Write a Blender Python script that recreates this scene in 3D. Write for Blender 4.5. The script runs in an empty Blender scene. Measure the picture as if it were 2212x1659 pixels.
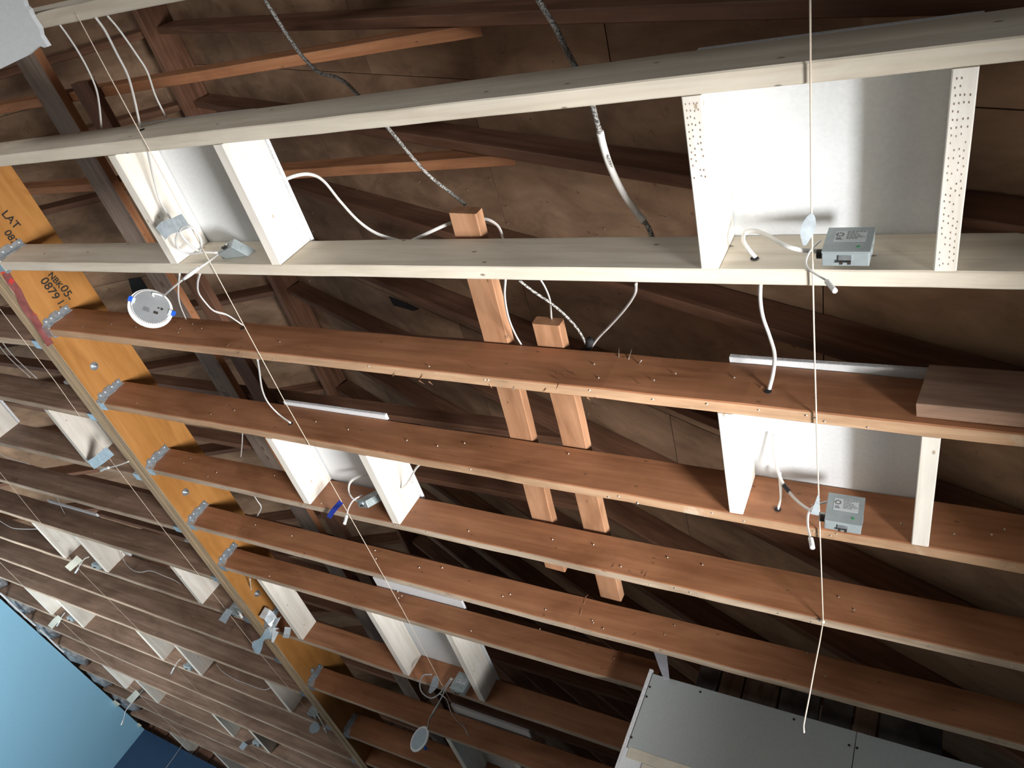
import bpy, bmesh, math, random
from mathutils import Vector, Matrix
random.seed(7)
scene = bpy.context.scene
COL = scene.collection

# ------------------------------------------------------------------ camera
S = 1.37                       # metres per unit; one unit = camera to ceiling-joist height
ZC = 1.25                      # camera height above the floor
M = ((0.86974884, 0.24693218, 0.42727211),
     (0.08727004, 0.77520219, -0.62565606),
     (-0.48571689, 0.58145168, 0.65268143))      # world axes seen from the camera (right, down, forward)
F = 1631.25
cam_data = bpy.data.cameras.new('camera')
cam = bpy.data.objects.new('camera', cam_data)
COL.objects.link(cam)
R = Matrix(((M[0][0], -M[1][0], -M[2][0]), (M[0][1], -M[1][1], -M[2][1]), (M[0][2], -M[1][2], -M[2][2])))
cam.matrix_world = Matrix.Translation((0, 0, ZC)) @ R.to_4x4()
cam_data.sensor_width = 36.0
cam_data.lens = F / 2212 * 36.0
cam_data.clip_start = 0.02
scene.camera = cam

# ------------------------------------------------------------------ world, lights, exposure
world = bpy.data.worlds.new('world'); scene.world = world; world.use_nodes = True
wn = world.node_tree
bg = wn.nodes['Background']
bg.inputs[0].default_value = (0.80, 0.91, 1.0, 1)
bg.inputs[1].default_value = 0.045

def W(x, y, z):
    return Vector((x * S, y * S, z * S + ZC))

def area(name, loc, target, sx, sy, power, col):
    l = bpy.data.lights.new(name, 'AREA'); l.shape = 'RECTANGLE'; l.size = sx; l.size_y = sy
    l.energy = power; l.color = col
    o = bpy.data.objects.new(name, l); COL.objects.link(o); o.location = loc
    o.rotation_euler = (target - loc).to_track_quat('-Z', 'Y').to_euler()
    return o
# daylight from the big window on the right, low sun-lit ground outside
area('window_daylight', W(2.0, 0.50, -0.62), W(-0.6, 0.6, 1.0), 0.8, 1.15, 590, (1.0, 0.985, 0.965))
# added fill lamp behind and left of the camera, lights floor and ceiling
area('rear_fill_light', W(-2.4, -1.7, 0.15), W(-1.8, 1.8, 0.9), 2.0, 1.0, 37, (1.0, 0.98, 0.96))
# added lamp standing in for floor bounce, lights the joists from below
area('floor_bounce_fill', W(-2.7, 1.6, -0.80), W(-2.5, 1.5, 1.0), 2.6, 2.6, 8, (1.0, 0.96, 0.92))
area('left_window_daylight', W(-3.9, 2.4, -0.7), W(-5.6, 3.3, 0.35), 0.8, 0.8, 120, (0.92, 0.98, 1.0))

scene.view_settings.view_transform = 'Standard'
scene.view_settings.look = 'None'
scene.view_settings.gamma = 1.0
scene.view_settings.use_curve_mapping = False
scene.view_settings.exposure = 0.0

# ------------------------------------------------------------------ geometry helpers
def ray(px, py):
    c = (px - 1106.0, py - 829.5, F)
    return Vector(tuple(sum(M[i][j] * c[i] for i in range(3)) for j in range(3)))
def at(px, py, Z=1.0):         # pixel -> unit coords on a horizontal plane
    r = ray(px, py); return r * (Z / r.z)
def atY(px, py, Y):
    r = ray(px, py); return r * (Y / r.y)
def atX(px, py, X):
    r = ray(px, py); return r * (X / r.x)
def toW(v): return W(v.x, v.y, v.z)

def link(name, me, mat=None, parent=None):
    o = bpy.data.objects.new(name, me); COL.objects.link(o)
    if mat is not None:
        if me.materials: me.materials[0] = mat
        else: me.materials.append(mat)
    if parent is not None: o.parent = parent
    return o
def world_of(o):
    if o.parent is None: return o.matrix_basis.copy()
    return world_of(o.parent) @ o.matrix_parent_inverse @ o.matrix_basis
def adopt(o, par):             # parent o (laid out in world coordinates) under par
    o.parent = par; o.matrix_parent_inverse = world_of(par).inverted(); return o
def tag(o, label=None, cat=None, group=None, kind=None):
    if label: o['label'] = label
    if cat: o['category'] = cat
    if group: o['group'] = group
    if kind: o['kind'] = kind
    return o
def empty(name, loc, rot=None):
    o = bpy.data.objects.new(name, None); COL.objects.link(o)
    o.empty_display_size = 0.05
    o.location = loc
    if rot is not None: o.rotation_euler = rot
    return o
def mesh(name, verts, faces, smooth=False):
    me = bpy.data.meshes.new(name); me.from_pydata([tuple(v) for v in verts], [], faces)
    if smooth:
        for p in me.polygons: p.use_smooth = True
    me.update(); return me

def board_mesh(L, w, h, seg=0, jit=0.0, bev=0.002, rnd=None, skew0=0.0, skew1=0.0, tilt0=0.0, tilt1=0.0):
    """board along +X from 0 to L, width w in Y (centred), height h in Z from 0. chamfered, slightly uneven."""
    rnd = rnd or random
    n = seg if seg else max(1, int(L / 0.12))
    b = min(bev, w * 0.2, h * 0.2)
    ring = [(-w/2 + b, 0), (w/2 - b, 0), (w/2, b), (w/2, h - b), (w/2 - b, h), (-w/2 + b, h), (-w/2, h - b), (-w/2, b)]
    V = []; Fc = []
    for i in range(n + 1):
        x = L * i / n
        dy = rnd.uniform(-jit, jit); dz = rnd.uniform(-jit, jit)
        for (y, z) in ring:
            xx = x
            if i == 0: xx += skew0 * y + tilt0 * z
            if i == n: xx += skew1 * y + tilt1 * z
            V.append((xx, y + dy + rnd.uniform(-jit, jit) * .4, z + dz + rnd.uniform(-jit, jit) * .4))
    for i in range(n):
        for k in range(8):
            a = i * 8 + k; c = i * 8 + (k + 1) % 8
            Fc.append((a, a + 8, c + 8, c))
    Fc.append(tuple(range(8)))
    Fc.append(tuple(n * 8 + k for k in reversed(range(8))))
    return mesh('board', V, Fc)

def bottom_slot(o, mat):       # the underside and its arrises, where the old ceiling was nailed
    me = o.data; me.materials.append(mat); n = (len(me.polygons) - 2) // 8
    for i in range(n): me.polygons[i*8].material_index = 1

def board(name, A, B, w, h, mat, parent=None, up=Vector((0, 0, 1)), jit=0.0006, bev=0.002, **kw):
    """A,B: world points of the bottom centre line; w: width across, h: height along up"""
    d = B - A; L = d.length; x = d.normalized()
    y = up.cross(x).normalized(); z = x.cross(y)
    me = board_mesh(L, w, h, jit=jit, bev=bev, **kw)
    o = link(name, me, mat)
    o.matrix_basis = Matrix((( x.x, y.x, z.x, A.x), (x.y, y.y, z.y, A.y), (x.z, y.z, z.z, A.z), (0, 0, 0, 1)))
    if parent is not None: adopt(o, parent)
    return o

def smooth_path(P, n=5):
    out = []
    P = [Vector(p) for p in P]
    if len(P) == 2: return P
    Q = [P[0] * 2 - P[1]] + P + [P[-1] * 2 - P[-2]]
    for i in range(1, len(Q) - 2):
        p0, p1, p2, p3 = Q[i-1], Q[i], Q[i+1], Q[i+2]
        for k in range(n):
            t = k / n
            out.append(0.5 * ((2*p1) + (p2-p0)*t + (2*p0-5*p1+4*p2-p3)*t*t + (3*p1-p0-3*p2+p3)*t**3))
    out.append(P[-1]); return out

def tube_mesh(P, r, flat=1.0, sides=8, n=5, rf=None, twist=0.0, hint=Vector((0.3, 0.2, 1))):
    P = smooth_path(P, n) if n > 1 else [Vector(p) for p in P]
    V = []; Fc = []
    for i, p in enumerate(P):
        t = (P[min(i+1, len(P)-1)] - P[max(i-1, 0)])
        t = t.normalized() if t.length > 1e-9 else Vector((1, 0, 0))
        a = hint.cross(t)
        if a.length < 1e-3: a = Vector((1, 0, 0)).cross(t)
        a.normalize(); b = t.cross(a)
        rr = r * (rf(i / max(1, len(P)-1)) if rf else 1)
        for k in range(sides):
            th = 2 * math.pi * k / sides
            V.append(p + a * math.cos(th) * rr + b * math.sin(th) * rr * flat)
    for i in range(len(P) - 1):
        for k in range(sides):
            k2 = (k + 1) % sides
            Fc.append((i*sides + k, i*sides + k2, (i+1)*sides + k2, (i+1)*sides + k))
    Fc.append(tuple(reversed(range(sides)))); Fc.append(tuple((len(P)-1)*sides + k for k in range(sides)))
    return mesh('tube', V, Fc, True)

def ribbon_mesh(P, w, side, th=0.0012, taper=None, n=3):
    """thin bent strip of real thickness; P centre line (world), side: width direction"""
    P = smooth_path(P, n); V = []; Fc = []
    for i, p in enumerate(P):
        t = (P[min(i+1, len(P)-1)] - P[max(i-1, 0)]).normalized()
        s = (side - t * side.dot(t)).normalized(); nn = t.cross(s)
        ww = w * (taper(i / (len(P)-1)) if taper else 1) / 2
        V += [p - s*ww - nn*th/2, p + s*ww - nn*th/2, p + s*ww + nn*th/2, p - s*ww + nn*th/2]
    for i in range(len(P)-1):
        for k in range(4):
            k2 = (k+1) % 4
            Fc.append((i*4+k, i*4+k2, (i+1)*4+k2, (i+1)*4+k))
    Fc.append((3, 2, 1, 0)); e = (len(P)-1)*4; Fc.append((e, e+1, e+2, e+3))
    return mesh('ribbon', V, Fc, False)

def box_into(V, Fc, x0, x1, y0, y1, z0, z1):
    b = len(V)
    V += [(x0,y0,z0),(x1,y0,z0),(x1,y1,z0),(x0,y1,z0),(x0,y0,z1),(x1,y0,z1),(x1,y1,z1),(x0,y1,z1)]
    Fc += [(b,b+3,b+2,b+1),(b+4,b+5,b+6,b+7),(b,b+1,b+5,b+4),(b+1,b+2,b+6,b+5),(b+2,b+3,b+7,b+6),(b+3,b,b+4,b+7)]
def box_mesh(x0, x1, y0, y1, z0, z1, bev=0.0):
    V = []; Fc = []; box_into(V, Fc, x0, x1, y0, y1, z0, z1)
    me = mesh('box', V, Fc)
    if bev:
        bm = bmesh.new(); bm.from_mesh(me)
        bmesh.ops.bevel(bm, geom=bm.edges[:], offset=bev, segments=2, affect='EDGES', profile=0.6)
        bm.to_mesh(me); bm.free()
    return me
def prism_mesh(poly, e, cut=None):
    """poly: list of Vector (planar), extruded by vector e"""
    n = len(poly); V = list(poly) + [p + e for p in poly]
    Fc = [tuple(reversed(range(n))), tuple(range(n, 2*n))] + [(i, (i+1) % n, (i+1) % n + n, i + n) for i in range(n)]
    me = mesh('prism', V, Fc)
    bm = bmesh.new(); bm.from_mesh(me); bmesh.ops.recalc_face_normals(bm, faces=bm.faces[:]); bm.to_mesh(me); bm.free()
    return me

# ------------------------------------------------------------------ materials
def newmat(name):
    m = bpy.data.materials.new(name); m.use_nodes = True
    nt = m.node_tree; b = nt.nodes['Principled BSDF']
    return m, nt, b
def ramp(nt, fac, stops):
    r = nt.nodes.new('ShaderNodeValToRGB'); r.color_ramp.elements.remove(r.color_ramp.elements[1])
    r.color_ramp.elements[0].position = stops[0][0]; r.color_ramp.elements[0].color = (*stops[0][1], 1)
    for p, c in stops[1:]:
        e = r.color_ramp.elements.new(p); e.color = (*c, 1)
    nt.links.new(fac, r.inputs[0]); return r
def coords(nt, scale=(1, 1, 1), seed=True):
    tc = nt.nodes.new('ShaderNodeTexCoord'); mp = nt.nodes.new('ShaderNodeMapping')
    mp.inputs['Scale'].default_value = scale
    if seed:
        oi = nt.nodes.new('ShaderNodeObjectInfo'); ml = nt.nodes.new('ShaderNodeMath'); ml.operation = 'MULTIPLY'
        ml.inputs[1].default_value = 37.0; nt.links.new(oi.outputs['Random'], ml.inputs[0])
        cx = nt.nodes.new('ShaderNodeCombineXYZ')
        for i in range(3): nt.links.new(ml.outputs[0], cx.inputs[i])
        nt.links.new(cx.outputs[0], mp.inputs['Location'])
    nt.links.new(tc.outputs['Object'], mp.inputs['Vector']); return mp.outputs[0]
def noise(nt, vec, scale, detail=4, rough=0.55, dist=0.0):
    n = nt.nodes.new('ShaderNodeTexNoise'); n.inputs['Scale'].default_value = scale
    n.inputs['Detail'].default_value = detail; n.inputs['Roughness'].default_value = rough
    n.inputs['Distortion'].default_value = dist
    nt.links.new(vec, n.inputs['Vector']); return n.outputs['Fac']
def mixc(nt, fac, a, b, mode='MIX'):
    m = nt.nodes.new('ShaderNodeMix'); m.data_type = 'RGBA'; m.blend_type = mode
    if isinstance(fac, float): m.inputs[0].default_value = fac
    else: nt.links.new(fac, m.inputs[0])
    for s, v in ((m.inputs[6], a), (m.inputs[7], b)):
        if isinstance(v, tuple): s.default_value = (*v, 1)
        else: nt.links.new(v, s)
    return m.outputs[2]
def wood(name, dark, mid, light, knot=(0.12, 0.06, 0.03), rough=0.62, knots=True, stain=None, grain=22.0, spec=0.35, vary=0.12, bump=0.25, knot_d=0.10, mott=0.85):
    m, nt, b = newmat(name)
    g = coords(nt, (1.2, grain, grain)); v = coords(nt, (1, 1, 1))
    n1 = noise(nt, g, 1.6, 5, 0.6, 0.6)
    r = ramp(nt, n1, [(0.28, dark), (0.5, mid), (0.74, light)])
    n2 = noise(nt, coords(nt, (0.8, 2.2, 2.2)), 2.6, 5, 0.62, 0.8)
    r2 = ramp(nt, n2, [(0.30, (0.60, 0.56, 0.52)), (0.5, (0.95, 0.94, 0.93)), (0.70, (1.22, 1.2, 1.18))])
    c = mixc(nt, mott, r.outputs[0], r2.outputs[0], 'MULTIPLY')
    if knots:
        vo = nt.nodes.new('ShaderNodeTexVoronoi'); vo.inputs['Scale'].default_value = 5.0
        kv = coords(nt, (0.75, 1.5, 1.5)); vo.voronoi_dimensions = '2D'
        sp = nt.nodes.new('ShaderNodeSeparateXYZ'); nt.links.new(kv, sp.inputs[0])
        ad = nt.nodes.new('ShaderNodeMath'); nt.links.new(sp.outputs[1], ad.inputs[0]); nt.links.new(sp.outputs[2], ad.inputs[1])
        cb = nt.nodes.new('ShaderNodeCombineXYZ'); nt.links.new(sp.outputs[0], cb.inputs[0]); nt.links.new(ad.outputs[0], cb.inputs[1])
        nt.links.new(cb.outputs[0], vo.inputs['Vector'])
        kr = ramp(nt, vo.outputs['Distance'], [(0.0, (1, 1, 1)), (knot_d * .5, (1, 1, 1)), (knot_d, (0, 0, 0))])
        c = mixc(nt, kr.outputs[0], c, mixc(nt, 0.25, knot, mid))
    if stain:
        n3 = noise(nt, v, 6.0, 5, 0.7, 0.4)
        sr = ramp(nt, n3, [(0.60, (0, 0, 0)), (0.70, (0.75, 0.75, 0.75))])
        c = mixc(nt, sr.outputs[0], c, stain)
    oi = nt.nodes.new('ShaderNodeObjectInfo')
    hv = nt.nodes.new('ShaderNodeHueSaturation')
    mr = nt.nodes.new('ShaderNodeMapRange'); mr.inputs[3].default_value = 1 - vary; mr.inputs[4].default_value = 1 + vary
    nt.links.new(oi.outputs['Random'], mr.inputs[0]); nt.links.new(mr.outputs[0], hv.inputs['Value'])
    nt.links.new(c, hv.inputs['Color'])
    nt.links.new(hv.outputs[0], b.inputs['Base Color'])
    rr_ = nt.nodes.new('ShaderNodeMapRange'); rr_.inputs[1].default_value = 0.3; rr_.inputs[2].default_value = 0.7
    rr_.inputs[3].default_value = rough - 0.14; rr_.inputs[4].default_value = rough + 0.12
    nt.links.new(n2, rr_.inputs[0]); nt.links.new(rr_.outputs[0], b.inputs['Roughness'])
    b.inputs['Specular IOR Level'].default_value = spec
    bp = nt.nodes.new('ShaderNodeBump'); bp.inputs['Strength'].default_value = bump; bp.inputs['Distance'].default_value = 0.002
    nt.links.new(n1, bp.inputs['Height']); nt.links.new(bp.outputs[0], b.inputs['Normal'])
    return m
def plain(name, col, rough=0.5, metal=0.0, spec=0.5, mott=0.08, scale=30, bump=0.0, trans=0.0):
    m, nt, b = newmat(name)
    v = coords(nt); n = noise(nt, v, scale, 4)
    lo = tuple(c * (1 - mott) for c in col); hi = tuple(min(1, c * (1 + mott)) for c in col)
    r = ramp(nt, n, [(0.35, lo), (0.65, hi)])
    nt.links.new(r.outputs[0], b.inputs['Base Color'])
    b.inputs['Roughness'].default_value = rough; b.inputs['Metallic'].default_value = metal
    b.inputs['Specular IOR Level'].default_value = spec
    if trans: b.inputs['Transmission Weight'].default_value = trans
    if bump:
        bp = nt.nodes.new('ShaderNodeBump'); bp.inputs['Strength'].default_value = bump; bp.inputs['Distance'].default_value = 0.003
        nt.links.new(n, bp.inputs['Height']); nt.links.new(bp.outputs[0], b.inputs['Normal'])
    return m

M_OLD = wood('old_fir', (0.25, 0.105, 0.050), (0.31, 0.137, 0.067), (0.37, 0.175, 0.09), knot_d=0.030, vary=0.10, rough=0.55)
M_OLDL = wood('old_fir_weathered', (0.17, 0.105, 0.072), (0.25, 0.158, 0.112), (0.34, 0.235, 0.175), knot_d=0.035, stain=(0.12, 0.075, 0.06), rough=0.65)
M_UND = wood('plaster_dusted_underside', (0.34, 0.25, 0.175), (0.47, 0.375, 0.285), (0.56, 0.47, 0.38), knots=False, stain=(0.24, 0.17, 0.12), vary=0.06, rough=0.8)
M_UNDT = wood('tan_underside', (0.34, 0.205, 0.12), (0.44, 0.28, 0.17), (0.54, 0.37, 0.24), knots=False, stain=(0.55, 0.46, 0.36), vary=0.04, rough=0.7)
M_NEW = wood('new_spruce', (0.58, 0.51, 0.415), (0.68, 0.615, 0.51), (0.75, 0.70, 0.61), knot=(0.10, 0.06, 0.035), knot_d=0.034, vary=0.05, mott=0.35)
M_BLK = wood('new_spruce_blocking', (0.72, 0.67, 0.59), (0.81, 0.77, 0.70), (0.87, 0.85, 0.80), knot=(0.34, 0.24, 0.14), knot_d=0.030, vary=0.04, mott=0.35)
M_LVL = wood('laminated_veneer', (0.32, 0.138, 0.034), (0.42, 0.19, 0.050), (0.50, 0.245, 0.078), knots=False, grain=9, stain=(0.34, 0.13, 0.03), rough=0.5, vary=0.0, bump=0.1, mott=0.35)
M_LVLE = wood('laminated_edge', (0.28, 0.19, 0.11), (0.45, 0.33, 0.20), (0.58, 0.45, 0.29), knots=False, grain=90, vary=0.04)
M_RAF = wood('rafter_wood', (0.11, 0.052, 0.030), (0.165, 0.080, 0.048), (0.23, 0.12, 0.075), knot_d=0.03, vary=0.15)
M_PLY = wood('roof_plywood', (0.185, 0.112, 0.070), (0.27, 0.168, 0.105), (0.36, 0.24, 0.155), knot=(0.10, 0.05, 0.03), grain=5, knot_d=0.03, stain=(0.19, 0.11, 0.07), vary=0.10, rough=0.75)
M_ORG = wood('orange_fir', (0.26, 0.108, 0.048), (0.34, 0.152, 0.072), (0.42, 0.205, 0.105), knot_d=0.03, vary=0.05)
M_STUD = wood('stud_fir', (0.27, 0.135, 0.070), (0.37, 0.195, 0.108), (0.46, 0.265, 0.155), knot_d=0.03, vary=0.04, grain=10)
M_GREYW = wood('greyed_wood', (0.15, 0.11, 0.09), (0.24, 0.18, 0.145), (0.34, 0.27, 0.22), stain=(0.08, 0.06, 0.05), vary=0.12)
M_DRY = plain('drywall_paper', (0.72, 0.75, 0.78), 0.85, mott=0.03, scale=120, bump=0.05)
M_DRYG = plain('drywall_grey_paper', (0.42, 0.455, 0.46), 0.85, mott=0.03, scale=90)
M_GYP = plain('gypsum_core', (0.74, 0.75, 0.78), 0.95, mott=0.12, scale=160, bump=0.6)
M_MUD = plain('joint_compound', (0.64, 0.60, 0.50), 0.8, mott=0.12, scale=14, bump=0.1)
M_GALV = plain('galvanized_steel', (0.55, 0.60, 0.64), 0.38, metal=0.85, mott=0.18, scale=60)
M_DRV = plain('grey_enamel_steel', (0.30, 0.345, 0.36), 0.45, metal=0.25, mott=0.05, scale=40)
M_TAPE = plain('grey_duct_tape', (0.40, 0.45, 0.49), 0.4, metal=0.0, mott=0.15, scale=50, bump=0.3)
M_FOIL = plain('silver_foil', (0.60, 0.67, 0.72), 0.28, metal=0.15, mott=0.15, scale=50, bump=0.5)
M_MASK = plain('masking_tape', (0.62, 0.60, 0.50), 0.7, mott=0.1)
M_BLUE = plain('blue_plastic', (0.01, 0.10, 0.62), 0.4)
M_BTAPE = plain('blue_tape', (0.01, 0.035, 0.34), 0.5)
M_WHT = plain('white_plastic', (0.80, 0.80, 0.80), 0.35, mott=0.02)
M_CABLE = plain('white_cable_sheath', (0.74, 0.73, 0.71), 0.4, mott=0.04)
M_CABG = plain('grey_cable_sheath', (0.40, 0.38, 0.37), 0.5, mott=0.1)
M_STR = plain('cotton_string', (0.70, 0.60, 0.49), 0.9, mott=0.08, scale=300)
M_BLK_P = plain('black_tape', (0.015, 0.015, 0.018), 0.4)
M_BLACK = plain('tar_and_hole_black', (0.012, 0.012, 0.014), 0.8)
M_RED = plain('red_paint', (0.50, 0.03, 0.025), 0.6)
M_MAROON = plain('maroon_paint', (0.20, 0.055, 0.05), 0.6, mott=0.2)
M_INK = plain('black_ink', (0.02, 0.015, 0.01), 0.7)
M_GREEN = plain('green_paint', (0.03, 0.25, 0.08), 0.6)
M_STICK = plain('paper_sticker', (0.44, 0.48, 0.50), 0.5, mott=0.02)
M_PLATE = plain('brushed_aluminium', (0.36, 0.38, 0.40), 0.35, metal=0.5, mott=0.08, scale=14)
M_LENS = plain('frosted_lens', (0.42, 0.50, 0.56), 0.45, mott=0.03)
M_NAIL = plain('bare_nail', (0.45, 0.40, 0.34), 0.4, metal=0.7)
M_BWALL = plain('light_blue_paint', (0.28, 0.54, 0.73), 0.42, mott=0.02, scale=60)
M_NAVY = plain('navy_paint', (0.016, 0.045, 0.10), 0.5, mott=0.04)
M_FLOOR = wood('floor_boards', (0.40, 0.32, 0.24), (0.50, 0.41, 0.31), (0.58, 0.50, 0.40), knots=False)
M_INSUL = plain('grey_insulation', (0.22, 0.225, 0.24), 0.35, mott=0.45, scale=22, bump=0.8)
M_MASON = plain('dark_masonry', (0.13, 0.115, 0.11), 0.95, mott=0.45, scale=9, bump=0.6)
def clear_plastic():
    m, nt, b = newmat('clear_plastic_film')
    b.inputs['Base Color'].default_value = (0.62, 0.64, 0.72, 1); b.inputs['Roughness'].default_value = 0.15
    b.inputs['Alpha'].default_value = 0.45
    return m
M_FILM = clear_plastic()
# armoured cable: spiral ribs
def armour():
    m, nt, b = newmat('fabric_armour')
    v = coords(nt); n = noise(nt, v, 240, 2)
    r = ramp(nt, n, [(0.42, (0.05, 0.045, 0.04)), (0.56, (0.42, 0.41, 0.39))])
    nt.links.new(r.outputs[0], b.inputs['Base Color']); b.inputs['Roughness'].default_value = 0.6
    return m
M_ARM = armour()

ORD = ['first', 'second', 'third', 'fourth', 'fifth', 'sixth', 'seventh', 'eighth', 'ninth', 'tenth', 'eleventh', 'twelfth', 'thirteenth', 'fourteenth']
TH = 0.0272                    # lumber thickness in units (1.5 in)

# ================================================================== SETTING
# floor
o = link('floor', box_mesh(-8.3, 3.2, -3.2, 7.6, -0.05, 0.0), M_FLOOR); tag(o, 'pale board floor of the room', kind='structure')
# left wall (light blue), slightly out of square like the house
wl0 = Vector((-5.86, 0.9)); wl1 = Vector((-5.39, 5.10))
ZF = -ZC / S
def wall(name, a, b, th, z0, z1, mat, label):
    d = (b - a).normalized(); n = Vector((-d.y, d.x))
    P = [W(a.x, a.y, z0), W(b.x, b.y, z0), W(b.x + n.x*th, b.y + n.y*th, z0), W(a.x + n.x*th, a.y + n.y*th, z0)]
    o = link(name, prism_mesh(P, Vector((0, 0, (z1 - z0) * S))), mat); tag(o, label, kind='structure'); return o
wall('wall_left', wl0, wl1, 0.08, ZF, 0.985, M_BWALL, 'light blue painted wall at the lower left')
navy_a = Vector((-5.39, 5.06)); navy_b = Vector((0.4, 5.75))
wall('wall_back', navy_a, navy_b, 0.08, ZF, 0.985, M_NAVY, 'navy painted wall meeting the light blue wall')
# unseen right wall and window, added with an opening shaped to limit daylight
wr = empty('wall_right', W(0.6, 1.2, 0)); tag(wr, 'unseen light blue wall added to shape the window daylight, right of the camera', kind='structure')
HEAD = 0.545; Y0, Y1 = 0.36, 1.24
for (ya, yb, za, zb) in ((-3.1, Y0, ZF, 0.985), (Y1, 5.7, ZF, 0.985), (Y0, Y1, HEAD, 0.985), (Y0, Y1, ZF, -0.42)):
    o = link('wall_section', box_mesh(0.55*S, 0.63*S, ya*S, yb*S, za*S + ZC, zb*S + ZC), M_BWALL); adopt(o, wr)
wf = empty('window_1', W(0.59, 0.5, 0)); tag(wf, 'white frame of the unseen window right of the camera, sized to limit the daylight', kind='structure')
for (ya, yb, za, zb) in ((Y0, Y0+.03, -.42, HEAD), (Y1-.03, Y1, -.42, HEAD), (Y0+.03, Y1-.03, HEAD-.03, HEAD), (Y0+.03, Y1-.03, -.42, -.39)):
    o = link('window_frame', box_mesh(0.56*S, 0.62*S, ya*S, yb*S, za*S + ZC, zb*S + ZC, 0.004), M_WHT); adopt(o, wf)
# ragged white drywall edge left on top of the blue wall
for (p, q, w_) in (((0, 1281), (75, 1352), 0.030), ((86, 1361), (137, 1409), 0.026)):
    a = at(*p, 0.985); b = at(*q, 0.985)
    o = board('drywall_strip', W(a.x, a.y, 0.982), W(b.x, b.y, 0.982), w_, 0.012, M_GYP, jit=0.003)
    tag(o, 'torn white drywall edge along the top of the light blue wall, ' + ('longer upper piece' if p[0] == 0 else 'shorter lower piece'), 'drywall')

# roof deck
SL = 0.40; DU = 1.228; DL = 1.135; XR = -2.87; ZR = DU - SL * XR
roofR = empty('ceiling', W(-1.2, 2, DU + SL*1.2)); tag(roofR, 'bare plywood underside of the right roof slope', kind='structure')
roofL = empty('ceiling', W(-4.5, 2, ZR + SL*(-4.5 - XR))); tag(roofL, 'bare plywood underside of the left roof slope', kind='structure')
bpy.context.view_layer.update()
def deck(parent, xa, xb, zf):
    y = -1.3; row = 0
    gap = 0.0012
    wy = 0.89
    while y < 6.0:
        xs = xa if row % 2 == 0 else xa - 0.42
        while xs < xb:
            x0 = max(xs, xa) + gap; x1 = min(xs + 0.89 * (1 if wy else 1), xb) - gap
            if x1 - x0 > 0.05:
                dz = random.uniform(0, 0.002)
                V = []
                for (yy, xx) in ((y + gap, x0), (y + gap, x1), (y + wy - gap, x1), (y + wy - gap, x0)):
                    V.append(W(xx, yy, zf(xx) + dz))
                c = (V[0] + V[2]) / 2
                me = prism_mesh([v - c for v in V], Vector((0, 0, 0.014)))
                s = link('plywood_sheet', me, M_PLY)
                s.location = c; adopt(s, parent)
            xs += 0.89
        y += wy; row += 1
zfR = lambda x: DU - SL * x
zfL = lambda x: ZR + SL * (x - XR)
deck(roofR, XR, 0.75, zfR)
deck(roofL, -6.6, XR, zfL)
for nm, xa, xb, zf in (('roof_covering', XR, 0.80, zfR), ('roof_covering', -6.65, XR, zfL)):
    P = [W(x, y, zf(x) + 0.0135) for x, y in ((xa, -1.4), (xb, -1.4), (xb, 6.3), (xa, 6.3))]
    o = link(nm, prism_mesh(P, Vector((0, 0, 0.02))), M_BLACK); tag(o, 'black roofing over the plywood, seen only through its gaps', kind='structure')
# roofing nail points through the plywood: nobody could count them
def nails(parent, xa, xb, zf, n, y0=0.0, y1=3.0):
    V = []; Fc = []
    for i in range(n):
        x = random.uniform(xa, xb); y = random.uniform(y0, y1); p = W(x, y, zf(x))
        tip = p + Vector((random.uniform(-.008, .008), random.uniform(-.008, .008), -random.uniform(0.010, 0.022)))
        b = len(V)
        for k in range(3):
            a = k * 2.094; V.append(p + Vector((math.cos(a) * .0016, math.sin(a) * .0016, 0)))
        V.append(tip); Fc += [(b, b+1, b+3), (b+1, b+2, b+3), (b+2, b, b+3)]
    me = mesh('nails', V, Fc); o = link('roofing_nails', me, M_NAIL, parent)
    o.matrix_parent_inverse = Matrix.Translation(-parent.location)
    tag(o, kind='stuff')
nails(roofR, XR, 0.3, zfR, 420)
nails(roofL, -4.6, XR, zfL, 160)

# gable end above the navy wall
gab = empty('wall_gable', W(-2.5, 5.3, 1.1)); tag(gab, 'dark boarded gable end seen through the far joists', kind='structure')
bpy.context.view_layer.update()
x = -5.6; k = 0
while x < 0.5:
    wv = random.uniform(0.15, 0.19)
    yb = 5.16 + 0.12 * (x + 5.39); top = min(zfR(x + wv/2), zfL(x + wv/2)) - 0.02
    if top > 1.05:
        s = board('plank', W(x + wv/2, yb, 1.0), W(x + wv/2, yb, top), wv * S - 0.006, 0.02, M_RAF, gab, up=Vector((0, 1, 0)), seg=2)
    x += wv; k += 1

# ================================================================== LUMBER
# --- laminated beam
beam = empty('laminated_beam', W(-2.42, 2.2, 1.0))
tag(beam, 'orange double laminated beam running diagonally between the two joist bays', 'beam')
bpy.context.view_layer.update()
for (x0, x1) in ((-2.4255, -2.388), (-2.4665, -2.4285)):
    p = board('ply', W((x0+x1)/2, -0.6, 0.998), W((x0+x1)/2, 5.2, 0.998), (x1-x0)*S, 0.288, M_LVL, beam, jit=0.0004, bev=0.001)
    e = board('edge_veneer', W((x0+x1)/2, -0.6, 0.9955), W((x0+x1)/2, 5.2, 0.9955), (x1-x0)*S - 0.002, 0.0028, M_LVLE, None, jit=0.0002, bev=0.0005)
    adopt(e, p)
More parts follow.
